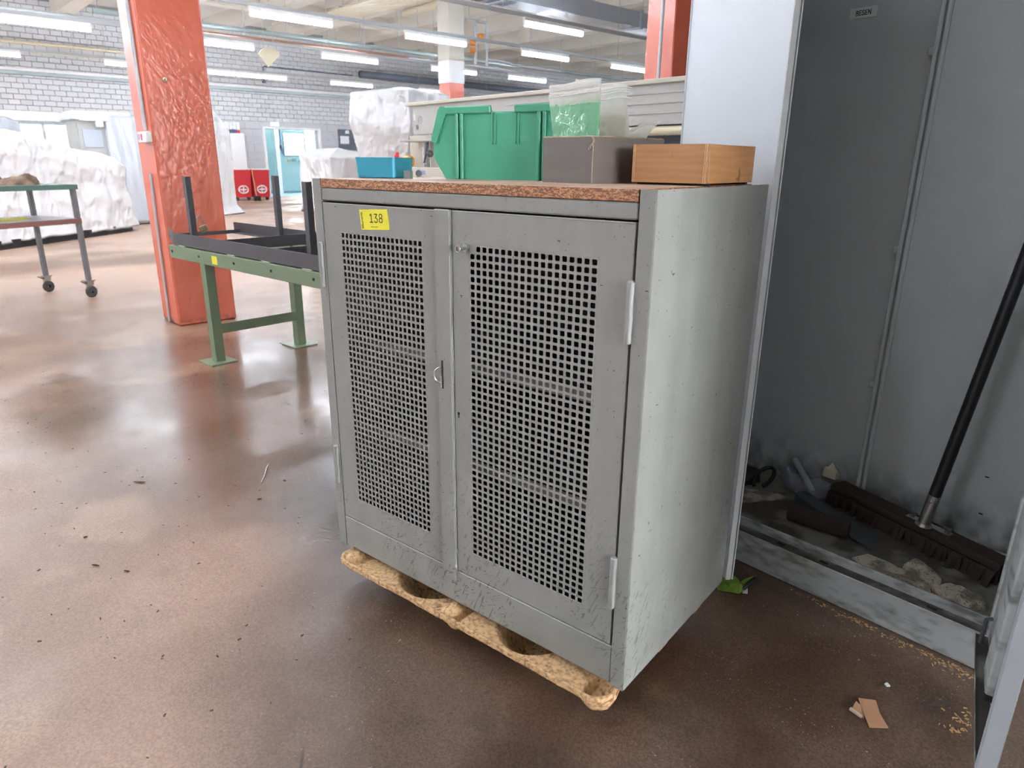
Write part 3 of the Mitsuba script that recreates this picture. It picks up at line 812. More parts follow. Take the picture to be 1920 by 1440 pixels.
# pressed wood pallet
PX, PY = 190, 240
pd0, pd1, pa0_, pa1_ = -.055, .50, .050, .982
smst = lambda t: (lambda c: c * c * (3 - 2 * c))(np.clip(t, 0, 1))
def pallet(u, v):
    d, a = pd0 + (pd1 - pd0) * u, pa0_ + (pa1_ - pa0_) * v
    # rounded corners: squash towards the corner arcs
    cr = .04
    z = np.zeros_like(d) + .098
    rim = np.minimum.reduce([d - pd0, pd1 - d, a - pa0_, pa1_ - a])
    z += -.012 * np.clip((rim - .008) / .006, 0, 1)                              # tray below the rim
    for ca, cw, depth in ((.345, .115, .085), (.705, .105, .085)):
        for cd, cl in ((.095, .128), (.280, .07), (.43, .07)):
            q = np.sqrt(((a - ca) / cw) ** 2 + ((d - cd) / cl) ** 2)
            z -= depth * np.clip((1 - q) / .60, 0, 1)
    for ca, cw in ((.945, .034),):
        for cd in (-.006, .24, .44):
            q = np.sqrt(((a - ca) / cw) ** 2 + ((d - cd) / (.040)) ** 2)
            z -= .024 * np.clip((1 - q) / .35, 0, 1)
    for ca, cw, cdp in ((.112, .020, .013), (.520, .017, .017)):                   # moulded grooves
        q = np.abs((a - ca) / cw) ** 2 + np.maximum(0, (np.abs(d - .02) - .048) / .014) ** 2
        z -= cdp * np.clip(1 - q, 0, 1)
    for ca in (.078, .487):                                                    # raised lobes
        q = np.sqrt(((a - ca) / .026) ** 2 + ((d + .005) / .045) ** 2)
        z += .013 * np.clip((1 - q) / .6, 0, 1)
    z = np.minimum(z, .1035)
    for ci, cj in ((pd0, pa0_), (pd0, pa1_), (pd1, pa0_), (pd1, pa1_)):
        sx, sy = (1 if ci == pd0 else -1), (1 if cj == pa0_ else -1)
        ox, oy = ci + sx * cr, cj + sy * cr
        inx = ((d - ox) * sx < 0) & ((a - oy) * sy < 0)
        rr = np.sqrt((d - ox) ** 2 + (a - oy) ** 2)
        k = np.where(inx & (rr > 1e-9), np.maximum(np.abs(d - ox), np.abs(a - oy)) / np.maximum(rr, 1e-9), 1)
        d, a = np.where(inx, ox + (d - ox) * k, d), np.where(inx, oy + (a - oy) * k, a)
    w = meshkit.fbm(np.stack([d * 30, a * 30, 0 * a], -1), 3, 5) - .5
    edge = np.clip(1 - rim / .02, 0, 1)
    a = a + .004 * edge * w * 2
    d = d + .005 * edge * w * 2
    return np.stack([d, a, z - .105 + .002 * w], -1)
pm = thick(sheet(1, 1, PX, PY, pallet), .013)
pk = thing('pallet', 'light brown pressed wood pallet under the grey cabinet', 'pallet')
part(pk, 'deck', cm(pm), 'mat_presswood', 40)

# ---------------------------------------------------------------- things on the cabinet
ZT = H + .0006          # worktop surface, cabinet local
def local(org, ang):
    """maps a mesh in its own frame (x right along the visible side, y away, z up) to (depth, a, z) at org=(d,a,z) turned by ang, then to world"""
    def f(m):
        v = m.vertices
        c, s = math.cos(ang), math.sin(ang)
        x, y = v[:, 0], v[:, 1]
        m = m.copy()
        m.vertices = np.stack([org[0] + s * x + c * y, org[1] + c * x - s * y, org[2] + v[:, 2]], 1)
        m.invert()
        m = cm(m)
        if m.volume < 0: m.invert()
        return m
    return f
# green storage bin seen from its side
fb = local((.252, .200, ZT), math.radians(11))
gb = thing('storage_bin', 'large green plastic open fronted storage bin on the cabinet top', 'storage bin')
Wb = .205
side = Polygon([(.036, 0), (.000, .054), (-.001, .092), (.006, .105), (.030, .176), (.358, .176), (.345, 0)])
sideo = Polygon([(.036, 0), (.000, .054), (-.001, .092), (.006, .105), (.030, .170), (.176, .170), (.178, .162), (.243, .162), (.245, .170), (.358, .170), (.345, 0)])
inner = [prism(sideo, 0, .004, 'y'), prism(sideo, Wb - .004, Wb, 'y')]
part(gb, 'shell', fb(join(inner, bx(.036, .345, .004, Wb - .004, 0, .004), prism([(.345, 0), (.349, 0), (.360, .17), (.356, .17)], .0, Wb, 'y'),
                          prism([(.036, 0), (.040, 0), (.004, .056), (.0, .054)], .0, Wb, 'y'))), 'mat_bin_green', label='smooth plastic shell')
rims = []
for y0 in (-.007, Wb - .004):
    for x0, x1 in ((.026, .176), (.243, .362)):
        rims.append(bx(x0, x1, y0, y0 + .011, .160, .180, .003))
    rims.append(prism(Polygon([(-.003, .093), (.012, .090), (.016, .100), (.044, .164), (.040, .180), (.026, .180), (.019, .172), (-.003, .103)]).buffer(-.002).buffer(.002), y0, y0 + .011, 'y'))
rims.append(bx(.350, .364, -.005, Wb + .005, .160, .180, .003))
part(gb, 'rim', fb(join(rims)), 'mat_bin_green')
for x in (.076, .091, .313, .328):
    part(gb, 'rib', fb(bx(x - .0048, x + .0048, -.0095, .001, .0, .162, .002)), 'mat_bin_green')
for x in (.179, .188, .246, .255):
    part(gb, 'short_rib', fb(bx(x - .0014, x + .0014, -.0032, .001, .088, .165, .0005)), 'mat_bin_green')
# blue tray
bb = thing('storage_tray', 'small turquoise blue open tray at the left end of the cabinet top', 'tray')
P0, P1, P2 = np.array([.115, .033]), np.array([.150, .153]), np.array([.250, .117])
ang = math.atan2(P1[0] - P0[0], P1[1] - P0[1])
ft = local((P0[0], P0[1], ZT), ang)
w_, d_, h_ = .125, .104, .052
def frus(x0, x1, y0, y1, z0, z1, t):
    return trimesh.convex.convex_hull(np.array([(x, y, z0) for x in (x0 + t, x1 - t) for y in (y0 + t, y1 - t)] + [(x, y, z1) for x in (x0, x1) for y in (y0, y1)]))
def open_box(w, d, h, t, taper):
    o = prism(sbox(0, 0, w, d).buffer(-.012).buffer(.012), 0, h)
    i = prism(sbox(t, t, w - t, d - t).buffer(-.011).buffer(.011), t, h + .01)
    import manifold3d as m3
    A = m3.Manifold(m3.Mesh(np.asarray(o.vertices, np.float32), np.asarray(o.faces, np.uint32)))
    B = m3.Manifold(m3.Mesh(np.asarray(i.vertices, np.float32), np.asarray(i.faces, np.uint32)))
    r = (A - B).to_mesh()
    m = trimesh.Trimesh(r.vert_properties[:, :3], r.tri_verts, process=False)
    v = m.vertices.copy()
    k = 1 - taper * (1 - v[:, 2] / h)
    v[:, 0] = w / 2 + (v[:, 0] - w / 2) * k
    v[:, 1] = d / 2 + (v[:, 1] - d / 2) * k
    m.vertices = v
    return m
part(bb, 'shell', ft(mv(open_box(w_, d_, h_ - .001, .0022, .055), (0, 0, .002))), 'mat_bin_blue', 35)
part(bb, 'foot_ring', ft(bx(.02, w_ - .02, .02, d_ - .02, 0, .0022)), 'mat_bin_blue')
# hex coupling nut and plug
solo('hex_nut', mv(join(trimesh.creation.annulus(.0065, .0122, .0205, sections=6)), cp(.172, .1815, ZT + .0106), rz=math.radians(20)), 'mat_brass' if False else 'mat_zinc', 'tall hexagonal steel nut standing in front of the blue tray', 'nut')
pc = cp(.355, .031, ZT + .0098)
q = np.array([-.62, -.78, 0]) / np.linalg.norm([-.62, -.78])
k = thing('steel_plug', 'small round steel plug lying between the blue tray and the green bin', 'bolt')
part(k, 'body', join(cyl(pc - q * .006, pc + q * .006, .0094, 20), cyl(pc + q * .006, pc + q * .0072, .0088, 20)), 'mat_zinc', 30)
solo('metal_scrap', join(bx(-.008, .008, -.004, .004, 0, .004, .001), bx(-.008, -.004, -.004, .004, .0, .0065, .001)).apply_translation(cp(.13, .046, ZT)), 'mat_black_steel', 'tiny dark metal scrap at the left rear corner of the cabinet top', 'scrap')

# cardboard box with plastic bags
L_, F_, R_, B_ = (.224, .583), (.200, .735), (.450, .775), (.474, .623)
def wallq(p, q, z0, z1, t=.004, lean=0.0, n=1):
    """upright card wall from p to q (depth, a), its thickness to the left of p->q"""
    p, q = np.array(p), np.array(q)
    e = (q - p) / np.linalg.norm(q - p)
    nrm = np.array([-e[1], e[0]])
    pts = [(*p, z0), (*q, z0), (*(q + nrm * t), z0), (*(p + nrm * t), z0)]
    top = [(*(p - nrm * lean), z1), (*(q - nrm * lean), z1), (*(q + nrm * (t - lean)), z1), (*(p + nrm * (t - lean)), z1)]
    m = trimesh.convex.convex_hull(np.array(pts + top))
    return cm(m)
cbx = thing('cardboard_box', 'open grey brown cardboard box holding plastic bags on the cabinet top', 'box')
zc = H + .0976
for p, q in ((F_, L_), (R_, F_), (B_, R_), (L_, B_)):
    part(cbx, 'wall', wallq(p, q, ZT, zc), 'mat_cardboard')
part(cbx, 'bottom', cm(trimesh.convex.convex_hull(np.array([(p[0] + (.337 - p[0]) * .04, p[1] + (.679 - p[1]) * .04, z) for p in (L_, F_, R_, B_) for z in (ZT + .0005, ZT + .004)]))), 'mat_cardboard')
for p, q in ((F_, L_), (R_, F_)):
    a, b = np.array(p), np.array(q)
    e = (b - a) / np.linalg.norm(b - a); nn = np.array([-e[1], e[0]])
    pts = []
    for t in np.linspace(.01, .99, 26):
        c = a + (b - a) * t + nn * .002
        pts.append(cp(c[0], c[1], zc + .0006 + .0012 * RNG.random()))
    part(cbx, 'torn_edge', tube(pts, .0022, 6), 'mat_card_edge', True)
pts = [cp(.1995 - .0012, .7352 + .0006, zz) for zz in (ZT + .001, ZT + .05, zc)]
part(cbx, 'corner_crease', tube(pts, .0013, 6), 'mat_card_edge', True)
fib = [cp(.199 - .001, .735 - .004 + .006 * math.sin(5 * t), zc + .001 - .028 * t) for t in np.linspace(0, 1, 9)]
part(cbx, 'paper_fibre', join(tube(fib, .0012, 5), tube([f + np.array([0, -.006 * i / 8, .002 * i / 8]) for i, f in enumerate(fib)], .0011, 5)), 'mat_card_edge', True)

def bag(outline_a0, outline_a1, zb, ztop, d0, puff, seed, lean=0.0, topwave=0.0, n=40, m=44, inset=0.0, amp=1.0, ztop1=None, a_in=None, pinch=.92, slant=0.0):
    """closed pillow: a0/a1 functions of t (0 bottom - 1 top)"""
    def side(sgn):
        def f(u, v):
            a0, a1 = outline_a0(v), outline_a1(v)
            a = a0 + (a1 - a0) * (inset + (1 - 2 * inset) * u)
            zt = ztop + ((ztop1 if ztop1 is not None else ztop) - ztop) * u
            z = zb + (zt - zb) * v + topwave * v * np.sin(u * 7 + seed)
            th = puff * np.clip(1 - v / pinch, 0, 1) ** .55 * (np.clip(4 * u * (1 - u), 0, 1) ** .5)
            w = meshkit.fbm(np.stack([a * 60, z * 45, np.zeros_like(a) + seed + sgn], -1), 4, seed) - .5
            cr = np.abs(meshkit.noise(np.stack([a * 90 + z * 50, z * 30, np.zeros_like(a)], -1), seed + 4) - .5)
            dd = d0 + slant * u + lean * (z - zb) + sgn * (th * (.75 + .8 * amp * w) - .006 * amp * cr * np.clip(4 * u * (1 - u), 0, 1)) + .004 * np.sin(u * 6 + 3 * v + seed) * v
            return np.stack([dd, a, z], -1)
        return f
    A, B = sheet(1, 1, n, m, side(-1)), sheet(1, 1, n, m, side(1))
    B.invert()
    return A, B
lin = lambda p, q: (lambda t: p + (q - p) * np.asarray(t))
# front bag: green granulate in a zip bag
a0f = lambda t: .612 - .034 * np.clip(t * 1.15, 0, 1) ** .8
a1f = lambda t: .716 + .010 * np.sin(np.clip(t, 0, 1) * 2.2)
bg = thing('zip_bag', 'clear zip bag full of green granulate standing in the cardboard box', 'bag')
A, B = bag(a0f, a1f, ZT + .006, H + .2130, .252, .030, 3, topwave=.0015, ztop1=H + .219, slant=-.012, amp=.55)
def split_at(m, zz, upper):
    c = m.triangles_center[:, 2]
    return trimesh.Trimesh(m.vertices, m.faces[(c > zz) == upper], process=False)
part(bg, 'film', cm(join(split_at(A, H + .168, False), split_at(B, H + .168, False))), 'mat_film', True)
part(bg, 'film_header', cm(join(split_at(A, H + .168, True), split_at(B, H + .168, True))), 'mat_film_milky', True)
fa = lambda t: a0f(np.asarray(t) * .82) + .002
fb1 = lambda t: a1f(np.asarray(t) * .82) - .002
A, B = bag(fa, fb1, ZT + .010, H + .1705, .252, .0195, 3, ztop1=H + .1795, pinch=1.12, slant=-.012, amp=.35)
v = np.array(A.vertices); 
part(bg, 'granulate', cm(join(A, B)), 'mat_granulate', True, kind='stuff', label='green plastic granules')
zs = []
for zz in (.186, .189, .192, .199, .202, .205, .208):
    zs.append(tube([cp(.246 - .012 * u + .003 * math.sin(u * 6), .5795 + .1445 * u, H + zz + .006 * u) for u in np.linspace(0, 1, 14)], .0009, 5))
part(bg, 'zip_strip', join(zs), 'mat_white', True)
pr = lett('GRANULAT', .0034, (0, 0), 0)
part(bg, 'print', tube([cp(.221, .630, H + .158), cp(.219, .662, H + .1605)], .0009, 5), 'mat_ink', True) if False else None
# second bag behind
b0 = lambda t: .612 - .018 * np.asarray(t)
b1 = lambda t: .741 + .006 * np.sin(np.asarray(t) * 5)
bg2 = thing('zip_bag', 'milky zip bag with pale contents behind the green granulate bag', 'bag')
A, B = bag(b0, b1, ZT + .006, H + .226, .335, .027, 8, topwave=.006, ztop1=H + .206, amp=.7)
part(bg2, 'film', cm(join(A, B)), 'mat_film_milky', True)
A, B = bag(lambda t: b0(t) + .006, lambda t: b1(t) - .004, ZT + .012, H + .150, .335, .017, 12, pinch=1.1, amp=.35)
part(bg2, 'pale_contents', cm(join(A, B)), 'mat_paper_cream', True)
part(bg2, 'zip_strip', join([tube([cp(.331 + .004 * math.sin(u * 6), .596 + .152 * u, H + zz - .012 * u + .004 * math.sin(u * 7 + 8)) for u in np.linspace(0, 1, 14)], .001, 5) for zz in (.192, .204, .209, .214)]), 'mat_white', True)
bg3 = thing('plastic_bag', 'low crumpled milky bag at the right end of the cardboard box', 'bag')
A, B = bag(lambda t: .672 + .0 * np.asarray(t), lambda t: .752 + .048 * np.asarray(t) ** 4, ZT + .006, H + .122, .380, .028, 15, topwave=.006, ztop1=H + .134, amp=.7)
part(bg3, 'film', cm(join(A, B)), 'mat_film_milky', True)
A, B = bag(lambda t: .692 + .0 * np.asarray(t), lambda t: .748 + .0 * np.asarray(t), ZT + .012, H + .108, .380, .016, 18, pinch=1.1, ztop1=H + .104, amp=.4)
part(bg3, 'pale_contents', cm(join(A, B)), 'mat_paper_cream', True)

# wooden box, joined at the corners
wb = thing('wooden_box', 'open varnished wooden box on the right end of the cabinet top', 'box')
fw = local((.262, .7975, ZT), math.radians(-1.5))
ww, wd, wz0, wh = .1755, .240, .0045, .0825
part(wb, 'front_board', fw(bx(.0, ww, 0, .009, wz0, wh, .001)), 'mat_wood')
part(wb, 'rear_board', fw(bx(.0, ww, wd - .009, wd, wz0, wh, .001)), 'mat_wood')
for x in (.0, ww - .009):
    part(wb, 'side_board', fw(bx(x, x + .009, .0092, wd - .0092, wz0, wh - .0005, .001)), 'mat_wood')
part(wb, 'bottom', fw(bx(.0092, ww - .0092, .0092, wd - .0092, wz0 + .003, wz0 + .008)), 'mat_wood')
for x in (.003, .0065, ww - .0065, ww - .003):
    part(wb, 'corner_joint', fw(bx(x - .0007, x + .0007, -.0006, .001, wz0, wh)), 'mat_wood_edge')
for y in (.02, wd - .03):
    part(wb, 'runner', fw(bx(.004, ww - .004, y, y + .012, 0, wz0)), 'mat_dark')

# ---------------------------------------------------------------- the open locker on the right
lk = thing('locker', 'tall grey steel locker standing open behind the cabinet, tools on its floor', 'locker')
LX0, LX1, LY0, LY1, LZ = .83, 1.285, -.500, .548, 1.93
LF = .125
def lx(m, ang=math.radians(.0)):
    return m
part(lk, 'kick_plate', bx(LX0, LX0 + .015, LY0, LY1, .002, .108, .002), 'mat_locker_kick')
part(lk, 'sill', bx(LX0 + .003, LX0 + .04, LY0 + .002, LY1, .096, .1085), 'mat_locker_floor')
part(lk, 'sill_lip', bx(LX0 + .038, LX0 + .048, LY0 + .022, LY1 - .02, .1, .136, .002), 'mat_locker_kick')
for y0, y1 in ((.352, .372), (.075, .09)) if False else ():
    pass
for y in (.075, -.06, -.35):
    part(lk, 'sill_slot', bx(LX0 + .014, LX0 + .026, y - .012, y + .012, .1075, .1092), 'mat_dark')
part(lk, 'floor_panel', bx(LX0 + .046, LX1, LY0 + .01, LY1 - .01, .105, LF), 'mat_locker_floor')
YS = .030
part(lk, 'back_panel', bx(LX1, LX1 + .006, LY0, YS - .008, .02, LZ), 'mat_locker_in')
part(lk, 'back_panel', bx(LX1 + .002, LX1 + .008, YS - .0082, LY1, .02, LZ), 'mat_locker_in')
part(lk, 'seam_strip', bx(LX1 - .012, LX1 + .003, YS - .022, YS - .010, .10, LZ, .004), 'mat_locker_strip', kind='structure' if False else None)
part(lk, 'seam_strip', bx(LX1 - .018, LX1 + .003, YS - .005, YS + .007, .10, LZ, .004), 'mat_locker_strip')
for z in (1.53, .98, .55):
    part(lk, 'seam_clip', bx(LX1 - .018, LX1, YS + .001, YS + .020, z - .012, z + .012, .003), 'mat_locker_in')
part(lk, 'side_wall', bx(LX0 + .004, LX1 + .008, LY0, LY0 + .006, .02, LZ), 'mat_locker_in')
part(lk, 'side_wall', bx(LX0 + .004, LX1 + .008, LY1 - .006, LY1, .02, LZ), 'mat_locker_out')
part(lk, 'roof', bx(LX0, LX1 + .008, LY0, LY1, LZ, LZ + .02), 'mat_locker_out')
part(lk, 'jamb', bx(LX0, LX0 + .045, LY0, LY0 + .022, .1085, LZ, .003), 'mat_locker_kick')
part(lk, 'jamb', bx(LX0, LX0 + .045, LY1 - .022, LY1, .1085, LZ, .003), 'mat_locker_out')
for z in (.22, .34, 1.0):
    part(lk, 'back_scuff', bx(LX1 - .0006, LX1 + .001, -.34 + .05 * z, -.33 + .05 * z, z, z + .004), 'mat_dark')
# name plate
bp = part(lk, 'name_plate', bx(LX1 - .0012, LX1 + .003, .212, .290, 1.643, 1.672), 'mat_label', label='small white label reading BESEN')
def on_back(m, x):
    v = m.vertices
    m = m.copy()
    m.vertices = np.stack([x - v[:, 2], v[:, 0] * -1, v[:, 1]], 1)
    if m.volume < 0: m.invert()
    return m
tm = meshkit.text_mesh('BESEN', .0135, .0006, True)
w = tm.bounds[1][0]
tm.apply_scale([.046 / w, 1, 1])
tm.apply_translation([-.2515 - .023, 1.6505, 0])
part(bp, 'lettering', on_back(tm, LX1 - .0011), 'mat_ink', kind='stuff')
# doors: skin, groove and inner lip along the free edge
def hung(hinge_xy, free_xy, inner):
    h, f = np.array(hinge_xy), np.array(free_xy)
    e = (f - h) / np.linalg.norm(f - h)
    n = np.array([-e[1], e[0]]) * inner
    def g(m):
        v = m.vertices
        m = m.copy()
        m.vertices = np.stack([h[0] + e[0] * v[:, 0] + n[0] * v[:, 1], h[1] + e[1] * v[:, 0] + n[1] * v[:, 1], v[:, 2]], 1)
        if m.volume < 0: m.invert()
        return m
    return g, float(np.linalg.norm(f - h))
g, Ld = hung((.838, .552), (.5545, .0835), 1)
ldr = part(lk, 'door', g(bx(0, Ld - .0008, 0, .0150, .106, LZ - .01, .0015)), 'mat_locker_out', 25, label='left door seen from outside, pale, pulled half shut')
part(ldr, 'edge_strip', g(bx(Ld - .0012, Ld, .0004, .0146, .1065, LZ - .0105)), 'mat_locker_edge_lit')
part(ldr, 'edge_groove', g(bx(.004, Ld - .005, .0148, .0192, .108, LZ - .012)), 'mat_locker_in')
part(ldr, 'inner_lip', g(bx(.0, Ld, .0190, .0216, .106, LZ - .01)), 'mat_locker_edge_lit')
g2, Ld2 = hung((.826, -.487), (.335, -.622), -1)
rdr = part(lk, 'door', g2(bx(0, Ld2, 0, .0014, .108, LZ - .01)), 'mat_locker_in', label='right door swung open towards the viewer, inner side seen')
part(rdr, 'bottom_flange', g2(bx(0, Ld2, .0014, .030, .108, .1095)), 'mat_locker_floor')
part(rdr, 'bottom_lip', g2(bx(0, Ld2, .0288, .0302, .108, .1145)), 'mat_locker_in')
part(rdr, 'edge_flange', g2(bx(Ld2 - .0016, Ld2, .0014, .030, .108, LZ - .01)), 'mat_locker_out')
part(rdr, 'edge_lip', g2(bx(Ld2 - .030, Ld2, .0286, .0302, .109, LZ - .012)), 'mat_locker_out')
part(rdr, 'stiffener', g2(bx(.20, .30, .0014, .020, .150, LZ - .05, .004)), 'mat_locker_kick')
part(rdr, 'stiffener_foot', g2(bx(.195, .305, .0014, .018, .140, .150)), 'mat_dark')
rodp = [(.075, .010, .205), (.075, .022, .200), (.078, .024, .135), (.078, .010, .128)]
hh, ff_ = np.array((.826, -.487)), np.array((.335, -.622))
e_ = (ff_ - hh) / np.linalg.norm(ff_ - hh); n_ = -np.array([-e_[1], e_[0]])
part(rdr, 'lock_rod', tube([(hh[0] + e_[0] * a + n_[0] * b, hh[1] + e_[1] * a + n_[1] * b, z) for a, b, z in rodp], .0045, 8), 'mat_black_steel', True)

# tools and rags on the locker floor
def lump(pts, z0, h, seed, amp=.5, n=46, freq=30):
    """a crumpled flat cloth over the outline pts (world xy)"""
    P = resample(pts, 72)
    c = P.mean(0)
    rings = []
    for k, s in enumerate((1.0, .985, .93, .82, .66, .48, .28, .1)):
        r = c + (P - c) * s
        q = np.c_[r * freq, np.full(len(r), seed)]
        w = meshkit.fbm(q, 3, seed)
        z = z0 + (0 if k == 0 else h * (.25 + amp * 1.5 * np.clip(w - .25, 0, 1)) * (1 if k > 1 else .5))
        rings.append(np.c_[r, np.full(len(r), 1.0) * z])
    return loft(rings)
sq = thing('broom', 'black handled wide floor broom leaning in the open locker', 'broom')
BL, BR = np.array([1.235, .085]), np.array([1.085, -.445])
be = (BR - BL) / np.linalg.norm(BR - BL); bn = np.array([-be[1], be[0]])
def onb(m, org=BL):
    v = m.vertices; m = m.copy()
    m.vertices = np.stack([org[0] + be[0] * v[:, 0] + bn[0] * v[:, 1], org[1] + be[1] * v[:, 0] + bn[1] * v[:, 1], v[:, 2]], 1)
    if m.volume < 0: m.invert()
    return m
BLn = float(np.linalg.norm(BR - BL))
part(sq, 'head', onb(bx(0, BLn, -.035, .035, .172, .196, .006)), 'mat_bristle')
tuft = []
for i in range(60):
    for j in range(4):
        x, y = .008 + (BLn - .016) * i / 59, -.03 + .02 * j
        dx, dy = RNG.normal(0, .006, 2)
        tuft.append(trimesh.convex.convex_hull(np.array([(x - .006, y - .008, .172), (x + .006, y - .008, .172), (x, y + .009, .172), (x - .008 + dx, y - .010 + dy * 1.6, LF + .001), (x + .008 + dx, y - .010 + dy * 1.6, LF + .001), (x + dx, y + .012 + dy * 1.6, LF + .001)])))
part(sq, 'bristles', onb(join(tuft)), 'mat_bristle', kind='stuff')
hc = np.array([1.118, -.223])
u0 = float((hc - BL) @ be)
part(sq, 'clamp_plate', onb(bx(u0 - .068, u0 + .068, -.012, .012, .196, .199, .001)), 'mat_zinc')
for s in (-.055, .055):
    part(sq, 'wing_bolt', onb(join(cyl((u0 + s, 0, .198), (u0 + s, 0, .209), .007, 8), bx(u0 + s - .013, u0 + s + .013, -.003, .003, .207, .216, .001))), 'mat_black_steel')
hb = np.array([hc[0], hc[1], .199]); ht = np.array([1.20, -.345, 1.34])
hd = (ht - hb) / np.linalg.norm(ht - hb)
part(sq, 'socket', join(cyl(hb, hb + hd * .105, .0175, 18), tube([hb + hd * .004, hb + hd * .012], [.024, .0175], 16)), 'mat_zinc', 30)
part(sq, 'handle', tube([hb + hd * .095, hb + hd * .11, hb + hd * 1.14, hb + hd * 1.15], [.0160, .0168, .0168, .012], 18), 'mat_black_plastic', True)
part(sq, 'socket_screw', mv(trimesh.creation.icosphere(1, .004), hb + hd * .085 + np.array([-.0175, 0, .003])), 'mat_chrome', True)

dp = thing('dustpan', 'dark metal dustpan with a grey tube handle lying in the locker', 'dustpan')
Z0 = LF
t0, t1, t2 = np.array([1.098, .150, Z0 + .012]), np.array([1.070, .020, Z0 + .040]), np.array([1.000, -.135, Z0 + .002])
pan = []
for a, b, c in ((np.array([1.095, .158, Z0 + .040]), np.array([.995, -.130, Z0 + .002]), np.array([1.098, -.125, Z0 + .002])),):
    pan.append(trimesh.convex.convex_hull(np.array([a, a + [.03, .005, 0], a - [0, 0, .003], b, b - [0, 0, .0015], c, c - [0, 0, .0015], a + [.075, .0, -.012]])))
part(dp, 'pan', join(pan), 'mat_dustpan')
part(dp, 'side_wall', trimesh.convex.convex_hull(np.array([(1.095, .158, Z0 + .044), (1.098, .158, Z0 + .044), (1.005, -.10, Z0 + .006), (1.002, -.10, Z0 + .006), (1.088, .158, Z0 + .002), (1.091, .158, Z0 + .002)])), 'mat_dustpan')
part(dp, 'handle', cyl((1.155, .125, Z0 + .040), (1.262, .250, Z0 + .088), .010, 14), 'mat_locker_out', 30)
br = thing('hand_brush', 'dark brown hand brush lying in front of the dustpan', 'brush')
b0_, b1_ = np.array([.985, .120]), np.array([1.005, -.060])
bd_ = (b1_ - b0_) / np.linalg.norm(b1_ - b0_)
rows = []
for s in np.linspace(0, 1, 9):
    c = b0_ + (b1_ - b0_) * s
    r = .021 * (1 - .35 * abs(2 * s - .7) ** 2)
    rows.append(np.array([[c[0] + r * 1.25 * math.cos(t), c[1] + .4 * r * math.sin(t) * 0, Z0 + .0012 + .030 + .030 * math.sin(t)] for t in np.linspace(0, 2 * math.pi, 18, endpoint=False)]))
part(br, 'block', loft(rows), 'mat_bristle', 40)
bl_ = thing('black_bag', 'black padded holder with a loop strap in the rear left corner of the locker', 'bag')
P = np.array([[1.225, .535], [1.14, .50], [1.10, .42], [1.10, .345], [1.17, .325], [1.235, .36], [1.25, .45]])
part(bl_, 'body', lump(P, Z0 + .0005, .062, 4, .6, freq=14), 'mat_black_plastic', 50)
lp = [np.array([1.16 + .055 * math.sin(t) * .9, .335 - .055 * (1 - math.cos(t)) * .5, Z0 + .030 + .022 * math.sin(t * 1.0)]) for t in np.linspace(-1.2, 4.0, 20)]
part(bl_, 'loop', tube(lp, .007, 8), 'mat_black_plastic', True)
solo('work_glove', lump(np.array([[.965, .33], [1.06, .36], [1.10, .30], [1.13, .22], [1.13, .195], [1.105, .20], [1.02, .255], [.975, .28]]), Z0 + .0003, .016, 21, .4, freq=12), 'mat_rag_white', 'stained pale glove lying in front of the black holder in the locker', 'glove', 40)
solo('crumpled_cloth', lump(np.array([[1.272, .295], [1.22, .26], [1.19, .20], [1.20, .13], [1.25, .10], [1.276, .13], [1.279, .22]]), Z0 + .0003, .062, 23, .9, freq=22), 'mat_purple_cloth', 'crumpled bluish grey cloth against the locker back under the tube handle', 'cloth', 40)
solo('crumpled_paper', lump(np.array([[1.278, .150], [1.258, .145], [1.256, .100], [1.276, .095]]), Z0 + .064, .05, 27, .9, freq=40), 'mat_paper_cream', 'crumpled cream paper at the left end of the broom head', 'paper', 40)
rg = thing('dirty_rag', 'dirty white rag with grey specks at the right front of the locker floor', 'rag')
part(rg, 'fold', lump(np.array([[.905, -.115], [.955, -.135], [.955, -.20], [.92, -.30], [.895, -.33], [.880, -.27], [.884, -.16]]), Z0 + .0003, .036, 31, .6, freq=11), 'mat_rag_white', 40)
part(rg, 'fold', lump(np.array([[.955, -.235], [.995, -.25], [.965, -.335], [.915, -.345], [.915, -.29]]), Z0 + .0003, .046, 33, .7, freq=12), 'mat_rag_white', 40)
rg2 = solo('dirty_rag', lump(np.array([[.905, -.335], [.955, -.355], [.950, -.43], [.915, -.455], [.882, -.425], [.884, -.36]]), Z0 + .0003, .044, 37, .8, freq=15), 'mat_rag_white', 'brownish crumpled rag in the right front corner of the locker floor', 'rag', 40)
deb = []
for i in range(260):
    x, y = .885 + abs(RNG.normal(0, .012)), RNG.uniform(-.40, -.20)
    s = RNG.uniform(.0012, .0035)
    deb.append(mv(bx(-s, s, -s * .7, s * .7, 0, s * .8), (x, y, Z0 + .0002), rz=RNG.uniform(0, 3)))
solo('debris', join(deb), 'mat_sawdust', 'crumbs of dried dirt along the front of the locker floor', 'debris', kind='stuff')
solo('paper_sheet', trimesh.convex.convex_hull(np.array([(1.275, -.25, Z0 + .0005), (1.24, -.26, Z0 + .0005), (1.20, -.48, Z0 + .0005), (1.275, -.48, Z0 + .0005), (1.275, -.25, Z0 + .003), (1.275, -.48, Z0 + .003), (1.21, -.48, Z0 + .003)])), 'mat_rag_white', 'dirty sheet of paper along the locker back right of the broom', 'paper')

